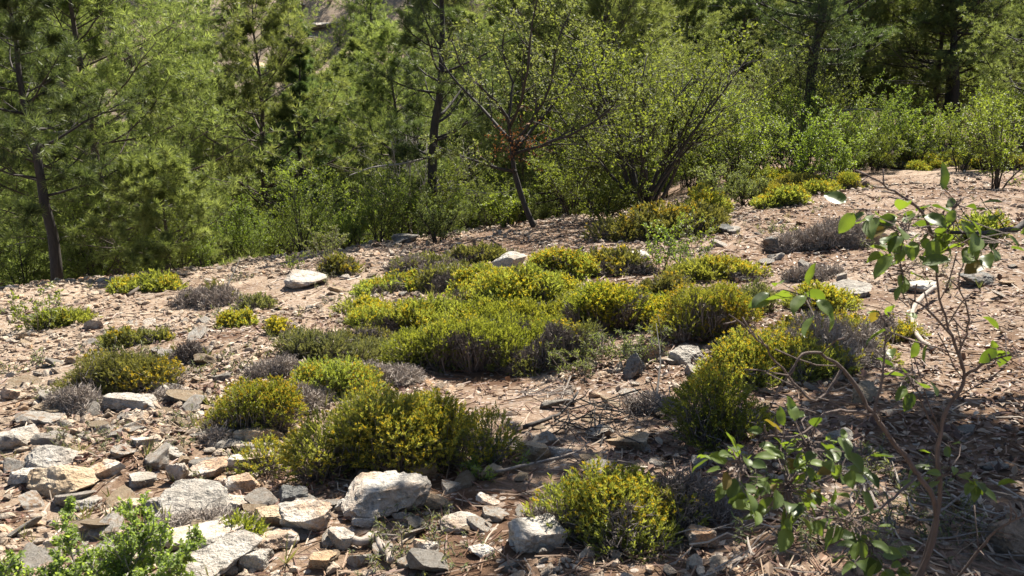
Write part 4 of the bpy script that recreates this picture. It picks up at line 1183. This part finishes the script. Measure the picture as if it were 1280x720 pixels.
TRG = np.random.default_rng(404)
def tangle(px, py, r, n, label, mat='dead'):
    b = at(px, py); mb = MB()
    a = TRG.uniform(0, 6.28, n); L = TRG.uniform(.5, 1., n) * r
    c = TRG.normal(0, r * .35, (n, 3)); c[:, 2] = np.abs(c[:, 2]) * .45 + .02
    d = np.stack([np.cos(a), np.sin(a), TRG.normal(.1, .25, n)], -1) * (L / 2)[:, None]
    gx = np.stack([c - d, c - d * .3 + TRG.normal(0, .03 * r, (n, 3)), c + d * .3 + TRG.normal(0, .04 * r, (n, 3)), c + d], 1)
    gx[..., 2] = np.maximum(gx[..., 2], .004) + H(b[0] + gx[..., 0], b[1] + gx[..., 1]) - b[2]
    tubes(mb, gx, np.tile([.0045, .004, .003, .0016], (n, 1)) * TRG.uniform(.5, 1.3, (n, 1)), 4)
    tag(mb.build('dead_brush', M[mat], loc=b), label, 'brush')
tangle(1225, 690, .34, 18, 'dim dry twig tangle at the foot of the foreground bush', 'twig')
tangle(1110, 640, .28, 16, 'thin dry brush behind the foreground bush stems', 'grey_twig')
tangle(760, 540, .4, 44, 'dark dry brush below the leafy sprouts', 'dark_bark')
tangle(690, 500, .3, 22, 'grey dry brush right of the largest cushion', 'grey_twig')
tangle(950, 690, .3, 14, 'dim dry brush in the shaded litter right of the bottom cushion', 'grey_twig')
for i in range(60):
    p = spot(TRG.uniform(240, 480), TRG.uniform(60, 96)); sz_ = TRG.uniform(.3, 1.5)
    o = bpy.data.objects.new('boulder', stone_mesh[i % 9]); COL.objects.link(o); o.location = p; o.scale = (sz_ * 1.3, sz_, sz_ * .8); o.rotation_euler = (0, 0, TRG.uniform(0, 6))
    tag(o, 'boulder on the bare patch of the far hillside', 'boulder', 'boulders on the far hillside')

# ------------------------------------------------------------------ light, world, camera
SUN_EL, SUN_AZ = R(51), R(25)        # azimuth measured from straight ahead (+Y) to the right (+X)
w = bpy.data.worlds.new('World'); SC.world = w; w.use_nodes = True
nt = w.node_tree; bg = nt.nodes['Background']
sky = nt.nodes.new('ShaderNodeTexSky'); sky.sky_type = 'NISHITA'; sky.sun_disc = False
sky.sun_elevation = SUN_EL; sky.sun_rotation = SUN_AZ
nt.links.new(sky.outputs[0], bg.inputs[0]); bg.inputs[1].default_value = .05
ld = bpy.data.lights.new('sun', 'SUN'); ld.energy = 4.9; ld.angle = R(.53); ld.color = (1, .935, .815)
lo = bpy.data.objects.new('sun', ld); COL.objects.link(lo)
dv = Vector((math.sin(SUN_AZ) * math.cos(SUN_EL), math.cos(SUN_AZ) * math.cos(SUN_EL), math.sin(SUN_EL)))
lo.rotation_euler = dv.to_track_quat('Z', 'Y').to_euler(); lo.location = dv * 50

cd = bpy.data.cameras.new('camera'); cam = bpy.data.objects.new('camera', cd); COL.objects.link(cam)
cd.sensor_width = 36; cd.lens = FPX / 1280 * 36; cd.clip_start = .05; cd.clip_end = 1500
cam.location = EYE; cam.rotation_euler = (R(90) - PITCH, 0, 0)
cd.dof.use_dof = True; cd.dof.focus_distance = 8.; cd.dof.aperture_fstop = 8.
SC.camera = cam

vs = SC.view_settings
vs.view_transform = 'Standard'; vs.look = 'None'; vs.exposure = 1.6; vs.gamma = 1.; vs.use_curve_mapping = False
SC.render.engine = 'CYCLES'
cy = SC.cycles
cy.max_bounces = 8; cy.diffuse_bounces = 4; cy.glossy_bounces = 2; cy.transmission_bounces = 5; cy.transparent_max_bounces = 4
cy.use_denoising = True
try:
    cy.denoiser = 'OPENIMAGEDENOISE'; cy.denoising_input_passes = 'RGB_ALBEDO_NORMAL'; cy.denoising_prefilter = 'ACCURATE'
except Exception:
    pass
cy.sample_clamp_indirect = 4.
